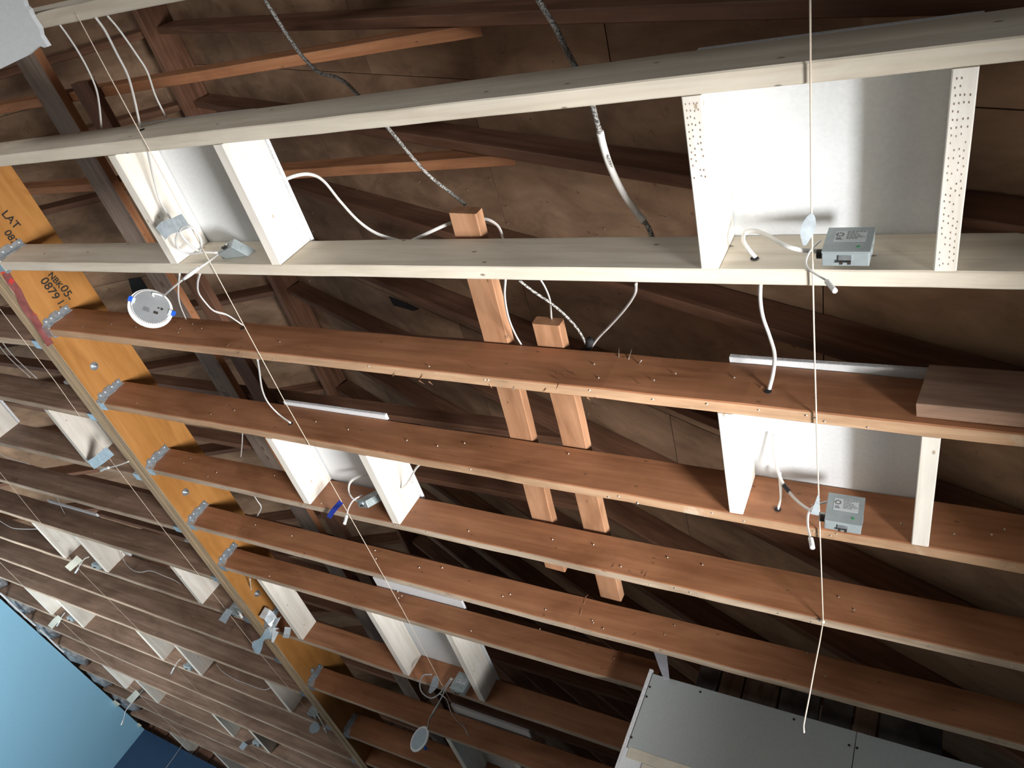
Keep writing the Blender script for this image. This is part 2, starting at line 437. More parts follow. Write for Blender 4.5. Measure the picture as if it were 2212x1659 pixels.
# bolts with washers on the beam face
def lathe(profile, n=14):
    V = []; Fc = []
    for (r, z) in profile:
        for k in range(n):
            a = 2*math.pi*k/n; V.append((z, r*math.cos(a), r*math.sin(a)))
    m_ = len(profile)
    for i in range(m_-1):
        for k in range(n):
            k2 = (k+1) % n; Fc.append((i*n+k, i*n+k2, (i+1)*n+k2, (i+1)*n+k))
    Fc.append(tuple(reversed(range(n)))); Fc.append(tuple((m_-1)*n+k for k in range(n)))
    me = mesh('lathe', V, Fc, False)
    bm = bmesh.new(); bm.from_mesh(me); bmesh.ops.recalc_face_normals(bm, faces=bm.faces[:]); bm.to_mesh(me); bm.free()
    return me
bolt_me = lathe([(0.019, 0), (0.019, 0.003), (0.011, 0.0032), (0.011, 0.011), (0.006, 0.0112), (0.006, 0.026)], 12)
for (px, py) in ((203, 791), (400, 1063), (555, 1282), (675, 1448)):
    p = atX(px, py, -2.387)
    b = link('bolt', bolt_me, M_GALV, beam); b.matrix_parent_inverse = Matrix.Translation(-beam.location); b.location = toW(p)
# painted marks and stamps on the beam face
def text_mesh(body, size):
    cu = bpy.data.curves.new('t', 'FONT'); cu.body = body; cu.size = size; cu.extrude = 0.0003; cu.offset = 0.0006
    to = bpy.data.objects.new('t', cu); COL.objects.link(to); bpy.context.view_layer.update()
    me = bpy.data.meshes.new_from_object(to.evaluated_get(bpy.context.evaluated_depsgraph_get()))
    bpy.data.objects.remove(to); return me
def beam_text(body, px, py, size, tilt=0.0, mat=M_INK, name='stamp'):
    p = toW(atX(px, py, -2.3865))
    me = text_mesh(body, size); me.materials.clear()
    o = link(name, me, mat, beam)
    # text local x -> world +Y, local y -> world +Z, normal -> +X
    rot = Matrix(((0, 0, 1, 0), (1, 0, 0, 0), (0, 1, 0, 0), (0, 0, 0, 1))) @ Matrix.Rotation(tilt, 4, 'Z')
    o.matrix_parent_inverse = Matrix.Translation(-beam.location)
    o.matrix_basis = Matrix.Translation(p) @ rot
beam_text('0879', 86, 606, 0.050, 0.0)
beam_text('NBK', 103, 594, 0.036, 0.1)
beam_text('05-', 129, 622, 0.050, -0.05)
beam_text('1.7', 122, 652, 0.044, -0.05)
beam_text('LAT', 2, 462, 0.044, 0.15)
beam_text('0879', 8, 502, 0.040, 0.0)
for (pa, pb) in (((22, 612), (27, 603)), ((70, 690), (76, 678)), ((2, 590), (6, 583))):
    a = toW(atX(*pa, -2.3862)); b_ = toW(atX(*pb, -2.3862))
    o = board('paint_mark', a, b_, 0.018, 0.0008, M_RED, beam, up=Vector((1, 0, 0)), seg=2)
a = toW(atX(3, 594, -2.3862)); b_ = toW(atX(105, 748, -2.3862))
o = board('paint_mark', a + Vector((0, 0, .018)), b_ + Vector((0, 0, .008)), 0.030, 0.0006, M_MAROON, beam, up=Vector((1, 0, 0)), seg=8, jit=0.004)

# --- ceiling joists
def lowline(pA, pB):           # lower (far) bottom edge from two pixels -> function Y(X)
    a = at(*pA); b = at(*pB); k = (b.y - a.y) / (b.x - a.x)
    return lambda X: a.y + k * (X - a.x)
RJ = [  # name idx, pixel pair on far bottom edge, depth, material, x range, label
    (((88, 63), (400, 0)), 0.105, M_NEW, (-2.387, 0.33), 'pale new joist at the top left, nearest the camera, under the white drywall corner'),
    (((0, 361), (2212, 133)), 0.105, M_NEW, (-2.387, 0.33), 'pale new joist crossing the whole upper picture above the two bright light boxes'),
    (((0, 584), (2212, 627)), 0.105, M_NEW, (-2.387, 0.33), 'pale new joist crossing the picture level, below the two bright upper light boxes'),
    (((110, 726), (2212, 968)), 0.113, M_OLD, (-2.387, 0.33), 'old brown joist just below the pale level joist, with splinters and nails at mid length'),
    (((228, 884), (2212, 1241)), 0.113, M_OLD, (-2.387, 0.33), 'second old brown joist down on the right bay, carrying the lower right light box'),
    (((330, 1024), (2212, 1452)), 0.105, M_OLD, (-2.387, 0.33), 'third old brown joist down on the right bay, the knotted string crosses it last'),
    (((415, 1142), (1440, 1417)), 0.095, M_OLD, (-2.387, 0.33), 'fourth old brown joist down on the right bay, just above the drywall partition top'),
    (((480, 1230), (1380, 1492)), 0.089, M_OLD, (-2.387, -0.60), 'fifth old brown joist down on the right bay, ending behind the partition corner'),
    (((598, 1369), (1335, 1623)), 0.093, M_OLD, (-2.387, -0.40), 'sixth old brown joist down on the right bay, below the last complete light box'),
    (((700, 1498), (1137, 1659)), 0.1, M_OLD, (-2.387, -0.40), 'seventh old brown joist down on the right bay, behind the hanging oval downlight'),
    (((751, 1592), (924, 1659)), 0.113, M_OLD, (-2.387, -0.40), 'eighth old brown joist on the right bay, lowest one at the bottom edge'),
    (None, 0.113, M_OLD, (-2.387, -0.40), 'ninth old brown joist of the right bay, only a sliver above the bottom edge'),
]
RY = []
for i, (pp, dep, mat, (x0, x1), lab) in enumerate(RJ):
    if pp: f = lowline(*pp)
    else: f = (lambda g: (lambda X: g(X) + 0.295))(RY[-1])
    RY.append(f)
    if i > 6: f0 = f
    A = W(x0, f(x0) - TH/2, 1.0); B = W(x1, f(x1) - TH/2, 1.0)
    o = board('ceiling_joist', A, B, TH * S, dep * S, mat, jit=0.0012 if mat is M_OLD else 0.0006, bev=0.003)
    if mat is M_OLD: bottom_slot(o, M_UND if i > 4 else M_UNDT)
    tag(o, lab, 'joist', 'ceiling joists right of the beam')
LJ = [((0, 741), (93, 752)), ((0, 865), (195, 905)), ((0, 963), (305, 1036)), ((79, 1063), (370, 1143)), ((0, 1107), (370, 1224)),
      ((0, 1163), (370, 1288)), ((0, 1208), (370, 1345)), ((0, 1249), (370, 1392)), ((30, 1297), (370, 1436)), ((75, 1345), (370, 1474)),
      ((200, 1428), (570, 1592)), ((200, 1457), (570, 1624)), ((230, 1494), (570, 1649)), ((310, 1557), (530, 1657))]
LY = []
LXe = lambda Y: wl0.x + (wl1.x - wl0.x) * (Y - wl0.y) / (wl1.y - wl0.y)
for i, pp in enumerate(LJ):
    f = lowline(*pp); LY.append(f)
    x0 = LXe(f(-5.5)) + 0.0; x1 = -2.4675
    A = W(x0 - 0.02, f(x0) - TH/2, 1.0); B = W(x1, f(x1) - TH/2, 1.0)
    o = board('ceiling_joist', A, B, TH * S, 0.113 * S, M_OLDL, jit=0.001, bev=0.003)
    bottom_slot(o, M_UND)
    tag(o, 'weathered brown joist, %s from the top in the bay left of the orange beam' % ORD[i], 'joist', 'ceiling joists left of the beam')
# one sistered piece on the right end of the brown joist
f = RY[3]
o = board('loose_board', W(-0.02, f(-0.02) - TH*1.5 - 0.001, 1.012), W(0.33, f(0.33) - TH*1.5 - 0.001, 1.012), TH*S, 0.103*S, M_OLDL, jit=0.0008, tilt0=0.12, skew0=0.1)
tag(o, 'brown board lying against the joist at the right edge with a slanted end', 'board')

# --- rafters, ridge, ties
rY = [0.302, 0.603, 0.90, 1.22, 1.55, 1.87, 2.19, 2.51, 2.83, 3.15, 3.47, 3.79, 4.11, 4.43, 4.75]
rY = [-0.30, 0.0] + rY
cs = math.cos(math.atan(SL))
for i, y in enumerate(rY):
    nup = Vector((SL, 0, 1)).normalized()
    A = W(XR + 0.014, y + TH/2, DL - SL*(XR + 0.014)); B = W(0.55, y + TH/2, DL - SL*0.55)
    o = board('rafter', A, B, TH*S, (DU - DL)*cs*S - 0.001, M_RAF, up=nup, jit=0.0006, bev=0.003)
    if 2 <= i <= 7:
        tag(o, 'dark brown rafter sloping down to the right, %s from the top of the picture' % ORD[i-2], 'rafter', 'rafters under the right roof slope')
    else: tag(o, 'dark brown rafter of the right roof slope glimpsed beyond the joists', 'rafter', 'far rafters under the right roof slope')
    nup = Vector((-SL, 0, 1)).normalized()
    zl = lambda x: ZR + SL*(x - XR) - (DU - DL)
    A = W(-6.3, y + TH/2, zl(-6.3)); B = W(XR - 0.014, y + TH/2, zl(XR - 0.014))
    o = board('rafter', A, B, TH*S, (DU - DL)*cs*S - 0.001, M_RAF, up=nup, jit=0.0006, bev=0.003)
    tag(o, 'dark brown rafter of the left roof slope beyond the ridge', 'rafter', 'rafters under the left roof slope')
o = board('ridge_board', W(XR, -1.2, ZR - 0.15), W(XR, 5.1, ZR - 0.15), 0.027*S, 0.145*S, M_RAF, jit=0.0008)
tag(o, 'reddish ridge board high in the roof where both slopes meet', 'board')
ZT = 1.535
tie_lab = ['top dark collar tie with orange underside, ending at the roof boards', 'collar tie with orange underside between the two pale joists']
ti = 0
for i, y in enumerate(rY):
    if i in (0,): continue
    yy = y + TH + 0.001
    xe = -0.93 - 0.0
    o = board('collar_tie', W(-4.7, yy + TH/2, ZT), W(xe, yy + TH/2, ZT), TH*S, 0.062*S, M_ORG if i in (2, 3) else M_RAF, jit=0.0006, tilt1=-1.9)
    if i == 2: tag(o, tie_lab[0], 'collar tie', 'collar ties')
    elif i == 3: tag(o, tie_lab[1], 'collar tie', 'collar ties')
    elif i in (5, 6, 7): tag(o, ['dark collar tie showing just above the first brown joist', 'dark collar tie showing between the first and second brown joists', 'dark collar tie showing between the second and third brown joists'][i-5], 'collar tie', 'collar ties')
    else: tag(o, 'dark collar tie crossing the attic behind the joists', 'collar tie', 'far collar ties')
# long flat boards under the ties
o = board('runner_board', W(-2.52, -0.1, 1.503), W(-2.52, 5.0, 1.503), 0.115*S, 0.0285*S, M_GREYW, jit=0.0006)
tag(o, 'long grey runner board with an orange edge under the collar ties', 'board')
e = board('edge', W(-2.4615, -0.1, 1.503), W(-2.4615, 5.0, 1.503), 0.002, 0.0285*S, M_ORG, None, jit=0.0002, bev=0.0004)
adopt(e, o); tag(e, 'fresh orange edge')
o = board('runner_board', W(-2.335, 0.30, 1.503), W(-2.335, 5.0, 1.503), 0.085*S, 0.0285*S, M_RAF, jit=0.0006)
tag(o, 'long brown runner board beside the grey one, its cut end at the upper left', 'board')
# two loose studs lying on top of the joists
def flat_stud(lab, pA, pB, wv, z):
    a0, a1 = at(*pA[0], z), at(*pA[1], z); b0, b1 = at(*pB[0], z), at(*pB[1], z)
    a = (a0 + a1)/2; b = (b0 + b1)/2
    o = board('loose_stud', W(a.x, a.y, z), W(b.x, b.y, z), wv*S, 0.027*S, M_STUD, jit=0.0008, bev=0.003)
    tag(o, lab, 'stud', 'loose studs on the joists')
flat_stud('loose orange brown stud lying on the joists, the left one, sawn end highest', ((975, 456), (1021, 466)), ((1173, 1226), (1225, 1235)), 0.063, 1.117)
flat_stud('loose orange brown stud lying on the joists, the right and lower one', ((1153, 695), (1203, 708)), ((1295, 1290), (1343, 1298)), 0.063, 1.117)

# --- blocking boards, drywall lids (the light boxes)
def block(xc, Ya, Yb, dep, lab, grp, mat=M_BLK):
    y0 = Ya(xc) + 0.0005; y1 = Yb(xc) - TH - 0.0005
    o = board('blocking_board', W(xc, y0, 1.0), W(xc, y1, 1.0), TH*S, dep*S, mat, jit=0.0005, bev=0.002, skew1=0.02)
    tag(o, lab, 'blocking', grp); return o
def lid(x0, x1, yf, yb, z, lab, grp='drywall lids over the light boxes'):
    rt = empty('gypsum_lid', W((x0+x1)/2, (yf+yb)/2, z)); tag(rt, lab, 'drywall', grp)
    w, d = (x1-x0)*S/2, (yb-yf)*S/2
    a = link('face_paper', box_mesh(-w, w, -d + .0006, d - .0006, 0, 0.0006), M_DRY, rt)
    b = board_mesh(2*w, 2*d, 0.0125, jit=0.0007, bev=0.001); 
    o = link('gypsum_core', b, M_GYP, rt); o.location = (-w, 0, 0.0007)
    return rt
gR = 'blocking boards in the right bay'; gL = 'blocking boards in the left bay'
block(-0.3155, RY[1], RY[2], 0.104, 'large bright white blocking board, left side of the upper right light box', gR)
block(0.000, RY[1], RY[2], 0.104, 'pale blocking board with rows of punch marks, right side of the upper right light box', gR)
block(-1.584, RY[1], RY[2], 0.104, 'pale blocking board with a cable over it, left side of the upper left light box', gR)
block(-1.247, RY[1], RY[2], 0.104, 'bright white blocking board, right side of the upper left light box', gR)
lid(-0.333, 0.014, RY[1](0)-TH+.001, RY[2](0), 1.1055, 'bright white drywall lid of the upper right light box')
lid(-1.60, -1.232, RY[1](-1.4)-TH+.001, RY[2](-1.4), 1.1055, 'shaded grey drywall lid of the upper left light box')
block(-0.3165, RY[3], RY[4], 0.112, 'white blocking board, left side of the lower right light box', gR)
block(0.0035, RY[3], RY[4], 0.112, 'pale slim looking blocking board, right side of the lower right light box', gR)
lid(-0.333, 0.017, RY[3](-.1)-TH-.014, RY[4](-.1), 1.1135, 'white drywall lid of the lower right light box, edge showing above the brown joist')
block(-1.618, RY[4], RY[5], 0.110, 'pale blocking board with a dark gouge, left side of the centre left light box', gR)
block(-1.278, RY[4], RY[5], 0.110, 'pale blocking board a cable end pokes through, right side of the centre left light box', gR)
lid(-1.636, -1.262, RY[4](-1.4)-TH-.014, RY[5](-1.4), 1.1135, 'grey drywall lid of the centre left light box')
block(-2.174, RY[7], RY[8], 0.092, 'single pinkish blocking board beside the orange beam in the right bay', gR)
block(-1.632, RY[7], RY[8], 0.092, 'pale blocking board, left side of the bottom light box above the oval downlight', gR)
block(-1.297, RY[7], RY[8], 0.092, 'pale blocking board, right side of the bottom light box above the oval downlight', gR)
lid(-1.65, -1.28, RY[7](-1.4)-TH-.035, RY[8](-1.4), 1.0935, 'grey drywall lid of the bottom light box above the oval downlight')
block(-1.61, RY[9], RY[10], 0.105, 'printed blocking board cut off by the bottom edge of the picture', gR)
block(-1.28, RY[9], RY[10], 0.105, 'blocking board just off the bottom edge of the picture', gR)
lid(-1.63, -1.262, RY[9](-1.4)-TH-.045, RY[10](-1.4), 1.106, 'white drywall lid lowest in the picture, right of the oval downlight')
names = ['left', 'right']
for r, (i, xs) in enumerate(((1, (-3.80, -3.44, -2.775)), (4, (-3.838, -3.478, -2.778)), (7, (-4.914, -4.566, -3.775, -3.443, -2.748)), (10, (-4.922, -4.556, -3.78, -3.447, -2.745)))):
    rowname = ['top row', 'second row', 'third row', 'bottom row'][r]
    for k, xx in enumerate(xs):
        block(xx, LY[i], LY[i+1], 0.112, 'pale blocking board left of the beam, %s, %s from the left' % (rowname, ORD[k]), gL, M_BLK)
    prs = [(-3.83, -3.43), (-2.79, -2.475)] if r < 2 else [(-4.93, -4.55), (-3.79, -3.43), (-2.765, -2.475)]
    for k, (a, b) in enumerate(prs):
        if r == 0 and k == 0: a = -3.80
        lid(a, b, LY[i](a)-TH-.01, LY[i+1](a)-TH, 1.1145, 'small grey drywall lid left of the beam, %s, %s from the left' % (rowname, ORD[k]))
for k, xx in enumerate((-4.935, -4.41)):
    y0 = LY[13](xx) + 0.0005
    o = board('blocking_board', W(xx, y0, 1.0), W(xx, 5.30, 1.0), TH*S, 0.11*S, M_BLK); tag(o, 'pale blocking board against the navy wall, ' + ['left one', 'right one'][k], 'blocking', gL)

# --- joist hangers
def nail_disc(r=0.004, h=0.0025):
    return lathe([(r, 0), (r, h*.5), (r*.5, h)], 8)
NAILH = nail_disc()
def make_hanger(dep):
    """origin at joist bottom front corner on the beam face; +x along the joist, +y across it, +z up"""
    t = 0.0022; w = TH*S; h = dep*S*0.93
    V = []; Fc = []
    def B_(*a): return box_mesh(*a)
    parts = {}
    # outline of the flange with toothed tabs
    def flange(sign):
        pts = [(0, -0.001), (0.010, -0.001), (0.010, .012), (0.026, .018), (0.030, .035), (0.022, .042), (0.031, .060), (0.031, h*.62), (0.020, h*.68), (0.026, h*.74), (0.026, h-.004), (0.022, h), (0, h)]
        P = [Vector((0, -a if sign < 0 else w + a, b)) for a, b in pts]
        return prism_mesh(P, Vector((t, 0, 0)))
    parts['flange'] = [flange(-1), flange(1)]
    def side(y):
        pts = [(0, -.001), (0.046, -.001), (0.050, .006), (0.040, .030), (0.028, .045), (0.032, h*.6), (0.024, h*.78), (0.026, h-.006), (0.02, h), (0, h)]
        P = [Vector((a, y, b)) for a, b in pts]
        return prism_mesh(P, Vector((0, t, 0)))
    parts['side_plate'] = [side(-t), side(w)]
    parts['seat'] = [box_mesh(0, 0.050, -t, w + t, -t - .001, -.001)]
    return parts
HP = make_hanger(0.113)
def hanger(loc, rotz, label, grp, proto=[None]):
    if proto[0] is None:
        rt = empty('joist_hanger', loc)
        for nm in HP:
            for me in HP[nm]:
                p = link(nm, me, M_GALV, rt)
                if nm == 'flange':
                    s = -1 if me is HP['flange'][0] else 1
                    for zz in (0.03, 0.055, 0.095, 0.13):
                        n_ = link('nail', NAILH, M_FOIL, p); n_.location = (0.0022, (-0.014 if s < 0 else TH*S + 0.014), zz)
        proto[0] = rt
    else:
        rt = proto[0].copy(); COL.objects.link(rt)
        for ch in list(proto[0].children):
            c = ch.copy(); COL.objects.link(c); c.parent = rt
            for g in ch.children:
                d = g.copy(); COL.objects.link(d); d.parent = c
    rt.location = loc; rt.rotation_euler = (0, 0, rotz)
    tag(rt, label, 'hanger', grp); return rt
for n_, i in enumerate((2, 3, 4, 5, 6, 7, 8, 9, 10)):
    f = RY[i]; X = -2.3868
    hanger(W(X, f(X) - TH, 1.0), 0, 'galvanized joist hanger on the right face of the orange beam, %s from the top' % ORD[n_], 'hangers on the right face of the beam')
for n_, f in enumerate(LY[:11]):
    X = -2.4678
    hanger(W(X, f(X), 1.0), math.pi, 'galvanized joist hanger on the left face of the beam, %s from the top' % ORD[n_], 'hangers on the left face of the beam')

# ================================================================== DRYWALL PIECES
# white ceiling drywall corner at the top left, under the nearest joist
P = [(0, -30), (48, -30), (50, 0), (54, 14), (62, 22), (70, 40), (85, 62), (88, 78), (103, 101), (96, 103), (84, 99), (60, 120), (0, 149), (-120, 205), (-200, 60), (-60, -30)]
poly = [toW(at(x, y, 0.990)) for x, y in P]
o = link('drywall_board', prism_mesh(poly, Vector((0, 0, 0.0125))), M_DRY); tag(o, 'corner of white ceiling drywall with a torn edge at the top left', 'drywall')
# wall partition at the lower right
YP = 1.885
def onP(px, py): return atY(px, py, YP)
part = empty('wall_partition', W(-0.1, YP, 0.5)); tag(part, 'grey drywall partition at the lower right with screw heads and a taped joint', kind='structure')
bpy.context.view_layer.update()
tl = onP(1410, 1455); ztop = tl.z; zj = onP(1350, 1612).z; xs_ = 0.245
seam = onP(1850, 1588).x
def slab(name, x0, x1, z0, z1, y0, y1, mat, par=part):
    o = link(name, box_mesh(*(v*S for v in (x0, x1, y0, y1)), z0*S + ZC, z1*S + ZC, 0.0012), mat, par)
    o.matrix_parent_inverse = Matrix.Translation(-par.location); return o
xl = tl.x
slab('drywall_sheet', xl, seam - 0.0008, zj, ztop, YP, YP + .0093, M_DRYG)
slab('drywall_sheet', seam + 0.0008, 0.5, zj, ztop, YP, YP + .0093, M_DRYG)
slab('drywall_sheet', xl - 0.006, 0.5, ZF, zj - 0.001, YP, YP + .0093, M_DRY)
slab('drywall_edge', xl - 0.0125, xl - 0.0022, ZF, ztop + 0.012, YP + 0.0005, YP + 0.11, M_GYP)
slab('stud', xl - 0.001, xl + 0.026, ZF, ztop - 0.004, YP + .0095, YP + .075, M_OLD)
o = board('joint_tape', W(xl + 0.006, YP - .0006, zj - .026), W(0.5, YP - .0006, zj - .026), 0.0012, 0.038, M_MUD, part, jit=0.0008, bev=0.0003)
o = board('joint_compound', W(xl + 0.05, YP - .0009, zj - .05), W(0.5, YP - .0009, zj - .05), 0.0008, 0.030, M_MUD, part, jit=0.003, bev=0.0002)
scr = lathe([(0.0042, 0), (0.0042, 0.0012), (0.002, 0.0013)], 8)
for (px, py) in ((1404, 1484), (1397, 1505), (1364, 1593), (1513, 1495), (1715, 1554), (1834, 1610), (1851, 1616), (1230+1370/5.924, 1379+60)):
    if py == 1439: continue
    p = onP(px, py); s = link('screw', scr, M_INK, part); s.matrix_parent_inverse = world_of(part).inverted()
    s.location = W(p.x, YP - .0003, p.z); s.rotation_euler = (0, 0, -math.pi/2)
# masonry and offcuts seen above the partition
x = -0.50; k = 0
mats = [M_MASON, M_OLDL, M_GREYW, M_MASON, M_MASON, M_OLDL, M_MASON]
wd = [0.06, 0.062, 0.09, 0.10, 0.075, 0.055, 0.14]
for k in range(7):
    o = board('offcut_block', W(x + wd[k]/2, 1.975, 0.96), W(x + wd[k]/2, 1.975, 1.20), wd[k]*S - 0.004, 0.05, mats[k], up=Vector((0, 1, 0)), jit=0.002, seg=3)
    tag(o, '%s block standing behind the partition top, %s from its left end' % ({M_MASON: 'sooty grey', M_OLDL: 'brown wooden', M_GREYW: 'greyed wooden'}[mats[k]], ORD[k]), 'block', 'blocks behind the partition')
    x += wd[k] + 0.002
# scrap of clear plastic hanging there
rb = [W(*(lambda v: (v.x, v.y, v.z))(atY(px, py, 1.86))) for px, py in ((1425, 1400), (1430, 1425), (1436, 1450), (1441, 1468))]
o = link('plastic_scrap', ribbon_mesh(rb, 0.05, Vector((1, 0, 0)), 0.0008, lambda t: 1.0 - 0.65*t), M_FILM); tag(o, 'scrap of clear plastic film hanging above the partition corner', 'plastic')
# bagged insulation bulging between joist ends along the blue wall
for i in range(7, 14):
    Ya = LY[i-1](-5.45); Yb = LY[i](-5.45) - TH
    yc = (Ya + Yb)/2; xc = LXe(yc) + 0.03
    bm = bmesh.new(); bmesh.ops.create_icosphere(bm, subdivisions=3, radius=1.0)
    for v in bm.verts:
        n_ = v.co.copy(); r_ = 1 + 0.10*math.sin(7*n_.x + i) * math.sin(6*n_.y + 2*i) + 0.05*math.sin(15*n_.z + i)
        v.co = Vector((n_.x*0.15*r_, n_.y*(Yb - Ya)*S*0.49*r_, n_.z*0.085*r_))
    me = bpy.data.meshes.new('pillow'); bm.to_mesh(me); bm.free()
    for p in me.polygons: p.use_smooth = True
    o = link('insulation_batt', me, M_INSUL); o.location = W(xc, yc, 1.055)
    tag(o, 'grey bagged insulation stuffed between joist ends at the blue wall, %s from the top' % ORD[i-7], 'insulation', 'insulation at the blue wall')

# ================================================================== STRINGS
def string(pts, z, lab, r=0.0013, tail=None, grp='string lines under the joists'):
    P = [toW(at(x, y, z)) for x, y in pts]
    if tail: P += tail
    o = link('string_line', tube_mesh(P, r, sides=6, n=1), M_STR); tag(o, lab, 'string', grp); return o
e = at(1778, 1342, 0.994)
tail = [W(e.x, e.y, atY(px, py, e.y).z) + Vector((0.01*k, 0, 0)) for k, (px, py) in enumerate(((1771, 1380), (1758, 1440), (1745, 1500), (1737, 1555), (1736, 1583)))]
tail = [toW(atY(px, py, e.y)) for (px, py) in ((1771, 1385), (1760, 1440), (1749, 1500), (1738, 1556), (1736, 1568), (1737, 1583))]
string([(1750, -30), (1751, 200), (1753, 450), (1758, 700), (1766, 1000), (1778, 1342)], 0.994, 'cream string running straight down the right side of the picture with a knotted loose tail', 0.0019, tail)
kb = bmesh.new(); bmesh.ops.create_icosphere(kb, subdivisions=2, radius=0.0055); km = bpy.data.meshes.new('knot'); kb.to_mesh(km); kb.free()
kn = link('knot', km, M_STR, bpy.data.objects['string_line']); kn.location = toW(at(1778, 1343, 0.993))
string([(165, 30), (323, 325), (435, 532), (620, 876), (750, 1105), (870, 1318), (960, 1490), (1060, 1675)], 0.994, 'thin string from the top left corner across the two left light boxes to the bottom', 0.0013)
string([(-10, 655), (120, 825), (240, 995), (358, 1150), (560, 1410), (780, 1672)], 0.994, 'thin string just left of the orange beam', 0.0013)
string([(-10, 1008), (24, 1050), (143, 1197), (178, 1238), (378, 1439), (590, 1672)], 0.994, 'thin string in the middle of the left bay', 0.0013)
e5 = at(401, 1597, 0.994)
string([(-20, 1195), (50, 1265), (130, 1340), (240, 1443), (401, 1597)], 0.994, 'thin string nearest the blue wall, its end hanging down at the navy wall', 0.0013,
       [toW(atY(px, py, e5.y - .0)) for px, py in ((396, 1606), (378, 1632), (352, 1668))])

# ================================================================== CABLES
def cable(lab, pts, r=0.0050, flat=0.55, mat=M_CABLE, grp=None, name='electrical_cable', sides=8, tail=None):
    """pts: (px, py, Z) on horizontal planes or (px, py, 'y', Y)"""
    P = []
    for p in pts:
        P.append(toW(at(p[0], p[1], p[2]) if len(p) == 3 else atY(p[0], p[1], p[3])))
    P += tail or []
    o = link(name, tube_mesh(P, r, flat, sides, 6), mat)
    tag(o, lab, 'cable', grp); return o
def part_tube(parent, name, pts, r, mat, flat=1.0, rf=None):
    P = [toW(at(p[0], p[1], p[2]) if len(p) == 3 else atY(p[0], p[1], p[3])) for p in pts]
    o = link(name, tube_mesh(P, r, flat, 10, 4, rf), mat, parent); return o
cable('white cable hanging between the two top left joists, the left of three', [(128, 52, 1.02), (145, 75, 1.03), (168, 110, 1.045), (190, 150, 1.06), (207, 190, 1.075), (214, 225, 1.085), (219, 275, 1.095)])
cable('white cable between the two top left joists, the middle and widest of three', [(207, 38, 1.0), (228, 68, 1.01), (252, 115, 1.03), (275, 160, 1.05), (288, 205, 1.065), (297, 245, 1.075), (304, 278, 1.08)], r=0.0058)
cable('white cable between the two top left joists, the right of three', [(232, 34, 1.02), (258, 65, 1.035), (295, 118, 1.055), (318, 155, 1.07), (335, 205, 1.09), (358, 252, 1.11)])
cable('white cable coming down over the left blocking board into the silver tape', [(318, 322, 1.02), (324, 350, 1.02), (333, 390, 1.02), (344, 430, 1.02), (358, 456, 1.01), (372, 478, 1.0)])
cable('long white cable arching from the upper left light box to the level joist', [(585, 400, 1.10), (600, 394, 1.11), (640, 379, 1.13), (672, 377, 1.14), (700, 392, 1.14), (735, 435, 1.135), (775, 478, 1.13), (815, 505, 1.125), (868, 522, 1.12)], r=0.0056)
cable('white cable rising from the level joist to the sawn stud end', [(890, 520, 1.125), (925, 503, 1.13), (960, 487, 1.14), (985, 479, 1.15)])
cable('white cable arching right of the sawn stud end', [(1035, 471, 1.16), (1058, 476, 1.15), (1078, 492, 1.14), (1090, 525, 1.12)])
cable('white looped cable hanging from the level joist right of the left stud', [(1092, 600, 1.02), (1090, 640, 1.04), (1098, 685, 1.07), (1113, 722, 1.1), (1133, 756, 1.13)], r=0.0042)
cable('short white cable running down into the right stud end', [(1165, 600, 1.05), (1178, 622, 1.07), (1188, 650, 1.1), (1191, 690, 1.14)], r=0.0038)
cable('grey ribbed old cable across the top left roof boards', [(560, -20, 1.35), (585, 20, 1.33), (610, 60, 1.31), (640, 105, 1.28), (665, 135, 1.26), (690, 157, 1.24), (722, 166, 1.22), (748, 180, 1.2), (775, 208, 1.12)], r=0.0055, flat=1, mat=M_ARM)
cable('grey ribbed old cable running down to the sawn stud end', [(833, 270, 1.12), (862, 305, 1.16), (895, 345, 1.2), (930, 382, 1.2), (968, 412, 1.2), (1005, 442, 1.17)], r=0.0048, flat=1, mat=M_ARM)
cable('grey ribbed old cable entering from the top centre edge', [(1148, -25, 1.3), (1172, 15, 1.28), (1200, 60, 1.24), (1222, 105, 1.2), (1243, 145, 1.12)], r=0.0068, flat=1, mat=M_ARM)
c = cable('old grey cable whose lower part is bright white, right of centre above the level joist', [(1279, 222, 1.03), (1287, 255, 1.06), (1297, 290, 1.08), (1310, 335, 1.1), (1332, 390, 1.13), (1360, 435, 1.15), (1385, 470, 1.15), (1400, 490, 1.13), (1410, 515, 1.12)], r=0.0062, flat=0.9, mat=M_ARM)
part_tube(c, 'white_sheath', [(1296, 285, 1.079), (1303, 315, 1.092), (1318, 360, 1.115), (1343, 412, 1.138), (1372, 455, 1.151), (1392, 479, 1.143)], 0.0088, M_CABLE, 0.9)
cable('dark old cable bending down from the level joist to the black clamp', [(1374, 612, 1.03), (1371, 635, 1.05), (1350, 667, 1.08), (1318, 703, 1.11), (1292, 730, 1.13), (1272, 758, 1.14)], r=0.0038, flat=1, mat=M_CABG)
cable('twisted pale old cable slanting down to the black clamp', [(1122, 606, 1.03), (1150, 628, 1.05), (1190, 655, 1.08), (1225, 685, 1.1), (1252, 717, 1.12), (1270, 752, 1.14)], r=0.0036, flat=1, mat=M_ARM)
o = link('cable_clamp', tube_mesh([toW(at(1276, 735, 1.13)), toW(at(1268, 752, 1.14)), toW(at(1250, 768, 1.15))], 0.012, 0.8, 10, 3), M_BLACK); tag(o, 'black cable clamp where two old cables meet above the brown joist', 'clamp')
dl = lathe([(0.001, 0), (0.022, 0.003), (0.026, 0.008), (0.024, 0.012), (0.001, 0.013)], 20)
o = link('ceiling_box_cover', dl, M_WHT); o.location = toW(at(1251, 768, 1.128)); o.rotation_euler = (0, math.radians(70), 0.4); tag(o, 'small white round cover peeking over the brown joist', 'cover')
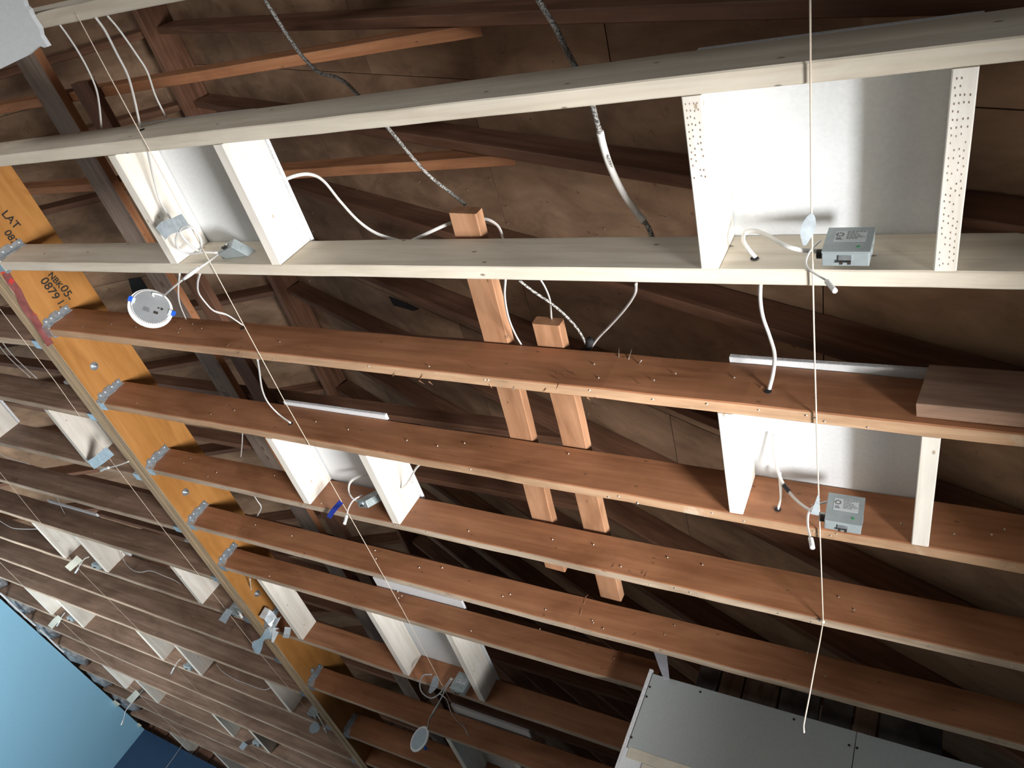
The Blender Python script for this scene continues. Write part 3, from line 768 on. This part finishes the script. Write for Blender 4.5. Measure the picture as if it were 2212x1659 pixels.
cable('white cable bowing down into a drilled hole of the brown joist, right of centre', [(1643, 605, 1.02), (1642, 645, 1.03), (1648, 685, 1.04), (1662, 725, 1.05), (1673, 765, 1.055), (1670, 805, 1.056), (1661, 842, 'y', 0.884)], r=0.0052)
cable('white cable from the hole in the level joist curling to the upper right driver', [(1632, 556, 'y', 0.612), (1618, 540, 'y', 0.60), (1606, 520, 'y', 0.59), (1610, 503, 'y', 0.585), (1632, 499, 'y', 0.58), (1660, 510, 'y', 0.58), (1695, 530, 'y', 0.58), (1730, 540, 'y', 0.585), (1775, 543, 'y', 0.59)], r=0.0052)
c = cable('thin white lead with a plug dangling over the level joist by the upper right driver', [(1772, 520, 'y', 0.585), (1752, 540, 'y', 0.575), (1741, 562, 'y', 0.57), (1745, 580, 'y', 0.57), (1762, 592, 'y', 0.572), (1785, 606, 'y', 0.575), (1795, 618, 'y', 0.575)], r=0.0020, flat=1)
part_tube(c, 'plug', [(1786, 608, 'y', 0.575), (1794, 617, 'y', 0.575), (1804, 629, 'y', 0.575)], 0.0048, M_WHT)
cable('white cable with a black tape wrap running to the lower right driver', [(1672, 940, 1.10), (1674, 985, 1.09), (1683, 1025, 1.075), (1697, 1053, 1.06), (1722, 1082, 1.04), (1750, 1102, 1.02), (1785, 1112, 1.01)], r=0.0052)
o = part_tube(bpy.data.objects['electrical_cable.%03d' % (len([1 for o in bpy.data.objects if o.name.startswith('electrical_cable')]) - 1)], 'tape_wrap', [(1692, 1046, 1.064), (1698, 1054, 1.0595), (1705, 1062, 1.054)], 0.0060, M_BLK_P)
cable('white cable dropping into a hole of the brown joist inside the lower right light box', [(1684, 1020, 1.09), (1686, 1050, 1.08), (1686, 1078, 1.05), (1681, 1098, 'y', 1.158)], r=0.0048)
c = cable('thin white lead with a plug hanging below the lower right driver', [(1786, 1084, 'y', 1.14), (1762, 1092, 'y', 1.13), (1747, 1108, 'y', 1.125), (1745, 1135, 'y', 1.125), (1750, 1160, 'y', 1.125), (1753, 1172, 'y', 1.125)], r=0.0030, flat=1)
part_tube(c, 'plug', [(1751, 1163, 'y', 1.125), (1753, 1172, 'y', 1.125), (1755, 1184, 'y', 1.125)], 0.0062, M_WHT)
cable('white cable hanging below the pale level joist behind the round downlight', [(388, 590, 1.02), (385, 625, 1.035), (388, 655, 1.05), (402, 690, 1.085)], r=0.0045)
cable('white wavy cable from the level joist to the brown joist, right of the round downlight', [(432, 590, 1.02), (427, 610, 1.03), (429, 632, 1.04), (445, 655, 1.05), (463, 672, 1.06), (492, 681, 1.07), (524, 702, 1.095)], r=0.0050)
cable('white cable bending between the first two brown joists left of centre', [(556, 775, 1.02), (560, 800, 1.03), (566, 840, 1.045), (578, 868, 1.055), (600, 893, 1.06), (628, 914, 'y', 1.158)], r=0.0052)
cable('short white cable end behind the second brown joist near the beam', [(524, 925, 1.04), (523, 955, 1.06), (520, 990, 1.1)], r=0.0035)
cable('short white cable hook below the third brown joist near the beam', [(545, 1065, 1.02), (556, 1082, 1.03), (564, 1096, 1.03), (556, 1114, 1.05)], r=0.0042)
cable('white cable tail poking through the right board of the centre left light box', [(918, 996, 1.04), (900, 1010, 1.045), (885, 1036, 1.05), (874, 1050, 1.055), (857, 1062, 1.055)], r=0.0040)
cable('white cable inside the centre left light box reaching its driver', [(800, 1020, 1.09), (762, 1036, 1.07), (753, 1055, 1.05), (760, 1075, 1.03), (778, 1085, 1.02)], r=0.0058)
c = cable('thin white lead with a plug hanging by the blue tape', [(782, 1070, 'y', 1.41), (764, 1080, 'y', 1.40), (753, 1098, 'y', 1.395), (748, 1118, 'y', 1.395)], r=0.0032, flat=1)
part_tube(c, 'plug', [(749, 1113, 'y', 1.395), (747, 1122, 'y', 1.395), (744, 1132, 'y', 1.395)], 0.0062, M_WHT)
cable('grey cable pair at the far left edge, upper of two', [(-10, 718, 1.10), (25, 765, 1.09), (80, 818, 1.08)], r=0.0048, mat=M_CABG)
cable('grey cable pair at the far left edge, lower of two', [(-10, 736, 1.10), (20, 773, 1.09), (66, 816, 1.08)], r=0.0042, mat=M_CABG)
cable('thin grey cable across the left bay near the left edge, above the loop', [(-10, 975, 1.05), (15, 988, 1.06), (40, 996, 1.07), (64, 1003, 1.08)], r=0.0035, mat=M_CABG)
cable('grey cable sagging at the left edge beside the printed blocking board', [(-5, 1122, 1.03), (12, 1133, 1.03), (30, 1141, 1.03), (60, 1143, 1.03), (92, 1142, 1.03)], r=0.0036, mat=M_CABG)
cable('thin grey cable meandering in the left bay below the second row of blocking', [(262, 1192, 1.08), (270, 1215, 1.06), (288, 1232, 1.04), (305, 1236, 1.035), (325, 1233, 1.035), (352, 1243, 1.04), (385, 1258, 1.05), (402, 1275, 1.07)], r=0.0040, mat=M_CABG)
cable('thin grey cable sagging in the left bay beside the third row of blocking', [(468, 1436, 1.06), (480, 1450, 1.04), (505, 1466, 1.035), (540, 1480, 1.035), (570, 1490, 1.035), (586, 1485, 1.035)], r=0.0036, mat=M_CABG)
cable('pale stiff wire in the left bay crossing a white drywall strip', [(123, 1073, 1.03), (132, 1095, 1.06), (148, 1125, 1.1)], r=0.0040, mat=M_CABG)
o = board('drywall_sliver', toW(at(102, 1082, 1.118)), toW(at(205, 1112, 1.118)), 0.016, 0.012, M_DRY, jit=0.001); tag(o, 'long thin drywall sliver lying on the joists at the left', 'drywall')
cable('white cable curving beside the single blocking board near the beam', [(540, 1250, 1.04), (543, 1275, 1.05), (556, 1300, 1.05), (575, 1318, 1.045), (592, 1330, 1.03)], r=0.0050)
c = cable('grey cable loop over the last string segment by the bottom light box', [(933, 1457, 0.99), (915, 1459, 0.985), (907, 1475, 0.98), (911, 1495, 0.98), (930, 1508, 0.98), (948, 1500, 0.985), (960, 1485, 0.99), (975, 1465, 1.0)], r=0.0042, flat=0.8, mat=M_CABG)
cable('pale cable running from the loop down beside the string', [(950, 1498, 0.985), (965, 1512, 0.98), (975, 1540, 0.98), (990, 1560, 0.985), (1003, 1572, 0.99), (1010, 1588, 1.0)], r=0.0036)
cable('short white cable entering the lowest light box at the bottom edge', [(1055, 1633, 1.02), (1070, 1645, 1.03), (1088, 1662, 1.04)], r=0.0042)
# loops around the silver tape at the left light box
cable('white lead looping beside the silver tape at the upper left light box', [(386, 500, 0.985), (380, 520, 0.99), (388, 540, 0.995), (410, 548, 1.0), (440, 545, 1.0), (470, 546, 1.005)], r=0.0036, flat=1)
cable('white lead forming a round loop at the upper left light box', [(388, 500, 0.985), (400, 518, 0.99), (418, 536, 0.995), (433, 540, 1.0), (433, 515, 0.99), (415, 492, 0.985), (397, 490, 0.985), (388, 500, 0.985)], r=0.0040, flat=1)

# ================================================================== DRIVERS (steel junction boxes of the downlights)
def make_driver():
    w, h, d = 0.083, 0.094, 0.028
    rt = empty('junction_box', (0, 0, 0))
    link('body', box_mesh(-w/2, w/2, 0, d, 0, h, 0.002), M_DRV, rt)
    lidp = link('cover', box_mesh(-w/2 - .001, w/2 + .001, -0.0025, 0.001, 0.001, h + .001, 0.0008), M_DRV, rt)
    st = link('sticker', box_mesh(-w*.32, w*.36, -0.0030, -0.0024, h*.42, h*.84), M_STICK, rt)
    V = []; Fc = []
    for i in range(6):
        z = h*.80 - i*h*.055; x1 = w*(.33 - .05*((i*3) % 4))
        x0 = -w*.06
        xx = x0
        while xx < x1:
            l_ = random.uniform(.003, .008); box_into(V, Fc, xx, min(x1, xx + l_), -0.0033, -0.0029, z, z + .0013); xx += l_ + .0015
    pr = link('print', mesh('print', V, Fc), M_INK, st)
    V = []; Fc = []
    for i in range(8):
        a = i*math.pi/4; cx, cz = -w*.21 + math.cos(a)*.006, h*.70 + math.sin(a)*.006
        box_into(V, Fc, cx - .0014, cx + .0014, -0.0033, -0.0029, cz - .0014, cz + .0014)
    box_into(V, Fc, -w*.28, -w*.15, -0.0033, -0.0029, h*.50, h*.52); box_into(V, Fc, -w*.28, -w*.17, -0.0033, -0.0029, h*.55, h*.565)
    link('print', mesh('print', V, Fc), M_INK, st)
    g = link('green_mark', lathe([(0.0035, 0), (0.0035, 0.0006)], 10), M_GREEN, rt); g.location = (w*.24, -0.0026, h*.22); g.rotation_euler = (0, 0, -math.pi/2)
    link('latch', box_mesh(-.012, .012, 0.004, 0.014, -0.003, 0.001, 0.0008), M_GALV, rt)
    g = link('knockout', lathe([(0.010, 0), (0.010, 0.0015), (0.0085, 0.0018)], 14), M_DRV, rt)
    g.location = (w/2, d/2, h*.4)
    V = []; Fc = []; box_into(V, Fc, -0.010, -0.004, .014, .02, -0.008, 0); box_into(V, Fc, 0.004, 0.010, .014, .02, -0.008, 0)
    link('clip', mesh('clip', V, Fc), M_INK, rt)
    g = link('cable_gland', lathe([(0.009, -0.012), (0.009, 0), (0.011, 0.0), (0.011, 0.003)], 12), M_INK, rt)
    g.location = (-w/2, d/2, h*.22)
    return rt
def copy_tree(o, parent=None):
    c = o.copy(); COL.objects.link(c)
    if parent: c.parent = parent
    for ch in list(o.children): copy_tree(ch, c)
    return c
drv = make_driver(); used = [False]
def driver(p, rot, lab):
    o = drv if not used[0] else copy_tree(drv)
    used[0] = True; o.location = p; o.rotation_euler = rot
    tag(o, lab, 'electrical box', 'steel boxes of the downlights'); return o
p = atY(1826, 547, 0.575); driver(W(p.x, 0.575, p.z), (0, 0, 0), 'grey labelled steel box on the level joist in the upper right light box')
p = atY(1821, 1132, 1.12); driver(W(p.x, 1.12, p.z), (0, math.radians(-2), math.radians(3)), 'grey labelled steel box on the brown joist in the lower right light box')
p = atY(487, 528, 0.585); driver(W(p.x, 0.585, p.z + 0.005), (math.radians(-62), 0, math.radians(-20)), 'dark grey steel box lying tilted in the upper left light box')
p = atY(780, 1083, 1.405); driver(W(p.x, 1.405, p.z), (math.radians(-20), math.radians(12), math.radians(-25)), 'grey steel box in the centre left light box, beside the blue tape')
p = atY(985, 1492, 2.36); driver(W(p.x, 2.36, p.z), (0, math.radians(4), math.radians(-4)), 'grey steel box in the bottom light box above the oval downlight')
p = atY(500, 1325, 2.37); driver(W(p.x, 2.37, p.z), (0, 0, 0), 'grey steel box in the left bay, second row, beside the beam')
p = atY(205, 1220, 2.35); driver(W(p.x, 2.35, p.z), (math.radians(-30), 0, 0), 'grey steel box in the left bay, second row, half hidden by a board')
p = atY(403, 1440, 3.25); driver(W(p.x, 3.25, p.z), (math.radians(-30), 0, 0), 'grey steel box in the left bay, third row, half hidden by a board')
p = atY(672, 1545, 3.25); driver(W(p.x, 3.25, p.z), (0, 0, 0), 'grey steel box in the left bay, third row, beside the beam')
p = atY(150, 1335, 3.25); driver(W(p.x, 3.25, p.z), (math.radians(-30), 0, 0), 'grey steel box in the left bay, third row, nearest the blue wall')
p = atY(552, 1605, 4.16); driver(W(p.x, 4.16, p.z), (math.radians(-30), 0, 0), 'grey steel box in the left bay, bottom row')

# ================================================================== DOWNLIGHTS
def make_downlight():
    """slim downlight, trim facing -Z, back plate facing +Z"""
    rt = empty('downlight', (0, 0, 0))
    def lz(prof, n=36):
        me = lathe(prof, n)
        me.transform(Matrix(((0, 1, 0, 0), (0, 0, 1, 0), (1, 0, 0, 0), (0, 0, 0, 1))))
        for p_ in me.polygons: p_.use_smooth = False
        return me
    link('trim_ring', lz([(0.070, 0.006), (0.088, 0.005), (0.089, 0.002), (0.086, -0.002), (0.074, -0.003), (0.072, 0.0), (0.070, 0.006)]), M_WHT, rt)
    link('lens', lz([(0.001, -0.0015), (0.073, -0.0012), (0.073, 0.004)]), M_LENS, rt)
    link('housing', lz([(0.079, 0.004), (0.079, 0.014), (0.077, 0.018), (0.070, 0.019)]), M_WHT, rt)
    link('back_plate', lz([(0.074, 0.018), (0.073, 0.0205), (0.001, 0.021)]), M_PLATE, rt)
    V = []; Fc = []
    for k in range(26):
        a = math.radians(200 + k*5.4); box_into(V, Fc, math.cos(a)*.0765 - .0009, math.cos(a)*.0765 + .0009, math.sin(a)*.0765 - .002, math.sin(a)*.0765 + .002, .0185, .0202)
    link('vent_slots', mesh('v', V, Fc), M_INK, rt)
    V = []; Fc = []
    for i in range(4): box_into(V, Fc, -.03, -.03 + random.uniform(.02, .03), -.012 - i*.005, -.0105 - i*.005, .0212, .0216)
    box_into(V, Fc, .012, .030, -.026, -.014, .0212, .0216); box_into(V, Fc, .034, .044, .0, .010, .0212, .0216); box_into(V, Fc, .022, .030, .002, .008, .0212, .0216)
    link('print', mesh('p', V, Fc), M_INK, [c for c in rt.children if c.name.startswith('back_plate')][0])
    for s in (-1, 1):
        cl = link('spring_clip', box_mesh(s*.072 - .006, s*.072 + .006, -.010, .010, .010, .030, .001), M_FOIL, rt)
        bl = link('clip_pad', box_mesh(-.008, .008, -.009, .009, -.004, .012, .002), M_BLUE, cl); bl.location = (s*.086, 0, .022)
        tag(bl, 'blue clip pad')
    jn = link('cable_stub', tube_mesh([Vector((-.004, .050, .020)), Vector((-.012, .056, .030)), Vector((.01, .060, .032)), Vector((.035, .062, .03))], 0.004, 1, 8, 4), M_WHT, rt)
    return rt
dlt = make_downlight()
def aim(o, loc, nrm, upv):
    z = nrm.normalized(); x = upv.cross(z).normalized(); y = z.cross(x)
    o.matrix_world = Matrix(((x.x, y.x, z.x, loc.x), (x.y, y.y, z.y, loc.y), (x.z, y.z, z.z, loc.z), (0, 0, 0, 1)))
camr = Vector((M[0][0], M[0][1], M[0][2])); camd = Vector((M[1][0], M[1][1], M[1][2])); camf = Vector((M[2][0], M[2][1], M[2][2]))
c1 = toW(at(325, 667, 0.92))
v1 = (Vector((0, 0, ZC)) - c1).normalized()
aim(dlt, c1, v1 + camr*0.30 - camd*0.50, -camd*0.92 + camr*0.35)
dlt.scale = (0.78, 0.78, 0.78)
tag(dlt, 'round white downlight hanging back side out at the upper left, metal plate and blue clips', 'downlight', 'dangling downlights')
c2 = toW(at(906, 1596, 0.93))
d2 = copy_tree(dlt); d2.name = 'downlight.001'
v2 = (Vector((0, 0, ZC)) - c2).normalized()
aim(d2, c2, -(v2*0.50) + camr*0.74 + camd*0.45, -camd*0.9 + camr*0.45)
d2.scale = (0.80, 0.80, 0.80)
tag(d2, 'oval looking downlight hanging edge on near the bottom, pale lens towards the camera', 'downlight', 'dangling downlights')
def stub(o): return o.matrix_basis.copy() @ Vector((.030, .061, .031))
bpy.context.view_layer.update()
end1 = dlt.matrix_world @ Vector((.030, .061, .031)); end2 = d2.matrix_world @ Vector((.030, .061, .031))
c = cable('white lead with an inline plug joining the hanging round downlight to its box', [(472, 548, 'y', 0.58), (455, 562, 'y', 0.565), (432, 578, 'y', 0.56), (410, 592, 'y', 0.57), (385, 612, 'y', 0.59), (366, 628, 'y', 0.62)], r=0.0030, flat=1, tail=[end1])
part_tube(c, 'plug', [(430, 579, 'y', 0.56), (414, 590, 'y', 0.568), (396, 604, 'y', 0.58)], 0.0066, M_WHT, 1, lambda t: 0.6 + 0.4*math.sin(math.pi*t))
c = cable('grey lead holding the oval downlight', [(978, 1466, 1.0), (962, 1488, 0.985), (955, 1505, 0.975), (940, 1532, 0.955), (928, 1553, 0.945)], r=0.0034, flat=1, mat=M_CABG, tail=[end2])
part_tube(c, 'plug', [(946, 1522, 0.962), (938, 1536, 0.953), (931, 1549, 0.946)], 0.0062, M_CABG, 1, lambda t: 0.6 + 0.4*math.sin(math.pi*t))
# small leads with white plugs in the left bay
for k, (pts, plug, lab) in enumerate((
    ([(278, 997, 0.985), (262, 1003, 0.98), (245, 1008, 0.975), (228, 1012, 0.97)], [(236, 1010, 0.972), (226, 1013, 0.97), (218, 1017, 0.97)], 'short white lead with a plug beside the uppermost tape flag left of the beam'),
    ([(192, 1203, 1.0), (182, 1208, 0.99), (172, 1222, 0.98), (168, 1230, 0.975)], [(169, 1228, 0.976), (166, 1233, 0.974), (163, 1237, 0.973)], 'small lead with a plug hanging beside the second row box in the left bay'),
    ([(140, 1324, 1.0), (133, 1333, 0.99), (127, 1345, 0.98)], [(129, 1342, 0.981), (126, 1348, 0.979), (123, 1352, 0.978)], 'small lead with a plug hanging near the blue wall in the third row'),
    ([(390, 1424, 1.0), (382, 1432, 0.99), (375, 1446, 0.98)], [(376, 1443, 0.981), (373, 1449, 0.979), (370, 1455, 0.978)], 'small lead with a plug hanging in the third row of the left bay'),
    ([(512, 1318, 1.0), (520, 1328, 0.985)], [(519, 1327, 0.986), (521, 1331, 0.985), (523, 1334, 0.984)], 'small lead with a plug right of the second row box beside the beam'),
    ([(685, 1543, 1.0), (695, 1560, 0.985), (702, 1575, 0.98)], [(701, 1573, 0.98), (704, 1578, 0.979), (706, 1583, 0.978)], 'small lead with a plug right of the third row box beside the beam'),
    ([(309, 1490, 'y', 4.15), (292, 1510, 'y', 4.15), (272, 1535, 'y', 4.15), (268, 1550, 'y', 4.15), (264, 1560, 'y', 4.15)], [(266, 1556, 'y', 4.15), (264, 1562, 'y', 4.15), (262, 1566, 'y', 4.15)], 'long lead with a plug hanging in front of the blue wall'))):
    c = cable(lab, pts, r=0.0034, flat=1, mat=M_CABLE)
    part_tube(c, 'plug', plug, 0.0068, M_WHT)

# ================================================================== TAPE FLAGS
def flag(pts, w, lab, mat=M_TAPE, z=0.985, side=None, name='tape_flag', taper=None, hole=False):
    P = [toW(at(p[0], p[1], p[2] if len(p) > 2 else z)) for p in pts]
    d = (P[-1] - P[0]).normalized(); view = ((P[0] + P[-1])/2 - Vector((0, 0, ZC))).normalized()
    sd = side if side is not None else d.cross(view).normalized()
    o = link(name, ribbon_mesh(P, w, sd, 0.0010, taper), mat); tag(o, lab, 'tape', 'tape flags on the strings' if name == 'tape_flag' else None); return o
flag([(347, 505), (360, 492), (380, 486), (402, 476)], 0.044, 'silver foil tape flag on the string at the upper left light box', M_FOIL)
flag([(1754, 462), (1748, 485), (1742, 505), (1738, 530)], 0.022, 'folded grey tape flag on the right string beside the upper driver', M_TAPE, taper=lambda t: 0.25 + 0.9*math.sin(math.pi*min(1, t*1.05))**.7)
flag([(1768, 1070), (1765, 1090), (1760, 1112)], 0.020, 'small grey tape flag on the right string beside the lower driver', M_TAPE, taper=lambda t: 0.2 + 0.8*t)
flag([(710, 1118), (720, 1103), (737, 1084)], 0.020, 'dark blue tape flag on the string at the centre left light box', M_BTAPE)
flag([(238, 974), (225, 985), (212, 995), (196, 1005)], 0.052, 'wide pale grey tape flag left of the orange beam, uppermost', M_FOIL)
flag([(172, 1205), (162, 1215), (146, 1229)], 0.050, 'pale tape flag on the middle string of the left bay, upper one', M_MASK)
flag([(130, 1333), (120, 1341), (108, 1355)], 0.052, 'pale tape flag on the string nearest the blue wall', M_MASK)
flag([(496, 1318), (488, 1330), (480, 1343)], 0.040, 'grey forked tape flag beside the beam below the second row box', M_FOIL, taper=lambda t: 0.9 + .3*t)
flag([(684, 1560), (680, 1572), (672, 1583)], 0.055, 'dull grey tape flag on the string beside the beam near the bottom', M_TAPE, taper=lambda t: 0.4 + 0.9*math.sin(math.pi*t))
flag([(298, 1495), (288, 1505), (277, 1515)], 0.060, 'pale tape flag on the string in front of the blue wall corner', M_MASK)
flag([(943, 1461), (938, 1480), (928, 1497)], 0.030, 'twisted dark grey tape flag above the oval downlight', M_TAPE, taper=lambda t: 0.3 + 0.9*math.sin(math.pi*(.15 + .8*t)))
flag([(530, 1605), (525, 1612), (520, 1618)], 0.05, 'small grey tape flag at the bottom left corner of the left bay', M_TAPE)
# large crumpled foil piece over the beam with a rounded end
flag([(598, 1374), (585, 1368), (570, 1376), (560, 1392), (548, 1404)], 0.075, 'large silver tape flag folded over the bottom of the orange beam with a rounded end', M_FOIL, z=0.988, taper=lambda t: 1.2 - 1.1*math.exp(-((t-.55)/.22)**2)*.75 if t < .95 else 0.6)
flag([(566, 1322, 1.02), (580, 1330, 1.015), (592, 1345, 1.01), (602, 1342, 1.01)], 0.06, 'crumpled foil stuffed between the beam and the single blocking board', M_FOIL, name='foil_scrap')
flag([(622, 1355, 1.0), (620, 1368, 0.99), (617, 1378, 0.985)], 0.035, 'small foil strip hanging from the single blocking board', M_FOIL, name='foil_strip')
# scraps in front of the blue wall
o = board('wood_scrap', toW(at(301, 1566, 0.97)), toW(at(270, 1608, 0.955)), 0.045, 0.01, M_MASK, jit=0.003); tag(o, 'pale ragged strip hanging in front of the blue and navy wall corner', 'scrap')
o = board('wood_scrap', toW(at(252, 1518, 0.975)), toW(at(238, 1532, 0.965)), 0.075, 0.01, M_MASK, jit=0.003); tag(o, 'pale torn square scrap hanging on the blue wall edge', 'scrap')

# ================================================================== SMALL DETAILS
# black sheets painting the dark of openings in the roof boards
def patch(pts, lab):
    P = []
    for px, py in pts:
        r = ray(px, py); t = (DU - 0.004) / (r.z + SL * r.x)
        v = r * t
        if v.x < XR: t = (ZR - SL*XR - 0.004) / (r.z - SL*r.x); v = r*t
        P.append(toW(v))
    o = link('dark_opening', prism_mesh(P, Vector((0, 0, 0.003))), M_BLACK); tag(o, lab, 'patch')
patch([(840, 641), (878, 655), (905, 668), (893, 672), (880, 668), (866, 664), (850, 660)], 'torn black opening in the roof boards below the level joist')
# nails and splinters on the first brown joist
def spike(px, py, px2, py2, Y, r=0.0012):
    return [toW(atY(px, py, Y)), toW(atY(px2, py2, Y - 0.02))]
nl = 0
for a, b, c_, d in ((1336, 782, 1337, 752), (1355, 785, 1364, 755), (1378, 788, 1386, 778), (1110, 835, 1106, 842)):
    P = [toW(atY(a, b, 0.884)), toW(atY(c_, d, 0.872))]
    o = link('nail', tube_mesh(P, 0.0014, 1, 6, 1), M_NAIL); tag(o, ['left upright nail on top of the first brown joist', 'leaning nail right of the upright one on the first brown joist', 'short bent nail end at the right on the first brown joist', 'nail end on the edge of the first brown joist, left of the studs'][nl], 'nail', 'nails in the first brown joist'); nl += 1
# dots: nail ends and screw heads on joist faces, joined per joist as countless small marks
def dots(i, n, mat, x0=-2.3, x1=0.2, r=0.003):
    V = []; Fc = []
    f = RY[i]
    for k in range(n):
        x = random.uniform(x0, x1); z = random.uniform(1.01, 1.09); y = f(x) - TH - 0.0012
        c0 = W(x, y, z); b = len(V)
        for q in range(6):
            a = q*math.pi/3; V.append(c0 + Vector((math.cos(a)*r, 0, math.sin(a)*r)))
        V.append(c0 + Vector((0, -0.004, 0))); Fc += [(b+q, b+(q+1) % 6, b+6) for q in range(6)]
        # and on the bottom face
        x = random.uniform(x0, x1); c0 = W(x, f(x) - random.uniform(.2, .8)*TH, 0.9992); b = len(V)
        for q in range(6):
            a = q*math.pi/3; V.append(c0 + Vector((math.cos(a)*r, math.sin(a)*r, 0)))
        V.append(c0 + Vector((0, 0, -0.003))); Fc += [(b+q, b+(q+1) % 6, b+6) for q in range(6)]
    par = [o for o in bpy.data.objects if o.get('label') == RJ[i][4]][0]
    o = link('nail_ends', mesh('nail_ends', V, Fc), mat, None); adopt(o, par); tag(o, kind='stuff')
for i in (3, 4, 5, 6, 7): dots(i, 16, M_NAIL)

patch([(277, 603), (303, 600), (324, 634), (318, 642), (288, 640)], 'black patch in the roof boards just above the round downlight')
# drilled holes in the joists, where cables pass
def hole(px, py, i, r=0.009):
    Y = None; par = [o for o in bpy.data.objects if o.get('label') == RJ[i][4]][0]
    X = atY(px, py, 1.0); Y = RY[i](-.3) - TH
    for _ in range(4):
        p = atY(px, py, Y - .0006); Y = RY[i](p.x) - TH
    p = atY(px, py, Y - 0.0010)
    o = link('drilled_hole', lathe([(r, 0), (r*.96, 0.0006)], 14), M_BLACK); o.location = toW(p); o.rotation_euler = (0, 0, -math.pi/2)
    adopt(o, par)
for (px, py, i) in ((1630, 558, 2), (1659, 845, 3), (1680, 1100, 4), (628, 915, 4), (306, 280, 1), (524, 709, 3)): hole(px, py, i)
# rows of small punch marks on the undersides of the two upper right blocking boards
def punch(lab, x0, y0, y1):
    par = [o for o in bpy.data.objects if o.get('label') == lab][0]
    V = []; Fc = []
    for row in range(4):
        y = y0
        while y < y1:
            xx = x0 + (row - 1.5) * 0.0052 + random.uniform(-.0008, .0008)
            if random.random() < 0.8:
                box_into(V, Fc, xx*S - .0009, xx*S + .0009, y*S, y*S + .0035, ZC + S - 0.0006, ZC + S + .001)
            y += 0.0085 + random.uniform(0, .002)
    o = link('punch_marks', mesh('punch_marks', V, Fc), M_GREYW); adopt(o, par); tag(o, kind='stuff')
punch('pale blocking board with rows of punch marks, right side of the upper right light box', 0.0, RY[1](0) + .01, RY[2](0) - TH - .01)
punch('large bright white blocking board, left side of the upper right light box', -0.3155, RY[1](0) + .01, RY[2](0) - TH - .15)

# splinters, staples and torn fibres on the first two brown joists
def splinters(i, segs):
    par = [o for o in bpy.data.objects if o.get('label') == RJ[i][4]][0]
    V = []; Fc = []
    for (x0, y0, x1, y1) in segs:
        Y = RY[i](-.6) - TH
        for _ in range(3): p = atY(x0, y0, Y); Y = RY[i](p.x) - TH
        if p.z < 1.0: a = at(x0, y0, 0.9992); b = at(x1, y1, 0.996)
        else: a = atY(x0, y0, Y - .0006); b = atY(x1, y1, Y - .006)
        a = toW(a); b = toW(b); n_ = len(V)
        V += [a + Vector((-.0022, 0, .001)), a + Vector((.0022, 0, .001)), a + Vector((0, 0, -.0022)), b]
        Fc += [(n_, n_+1, n_+3), (n_+1, n_+2, n_+3), (n_+2, n_, n_+3), (n_+2, n_+1, n_)]
    o = link('splinters', mesh('splinters', V, Fc), M_STUD); adopt(o, par); tag(o, kind='stuff')
splinters(3, [(1194, 812, 1206, 818), (1198, 802, 1203, 810), (1212, 808, 1220, 814), (1228, 803, 1238, 809), (1236, 804, 1243, 811), (1180, 838, 1174, 850), (1206, 828, 1200, 844), (1196, 816, 1214, 822),
    (908, 818, 916, 806), (905, 822, 918, 830), (926, 824, 936, 832), (848, 812, 856, 804), (1058, 830, 1063, 839), (1268, 858, 1276, 866), (1284, 858, 1292, 861), (1018, 794, 1028, 790), (490, 748, 498, 741), (512, 763, 520, 760), (1380, 828, 1387, 824), (1643, 838, 1650, 832)])
splinters(5, [(1286, 1222, 1298, 1228), (1322, 1226, 1336, 1218), (1300, 1232, 1314, 1236), (1386, 1240, 1398, 1234), (1392, 1246, 1406, 1240), (1360, 1232, 1365, 1242)])
splinters(6, [(1265, 1290, 1272, 1283), (1260, 1305, 1268, 1292), (1252, 1330, 1260, 1312), (1368, 1372, 1382, 1368), (1425, 1404, 1435, 1407)])
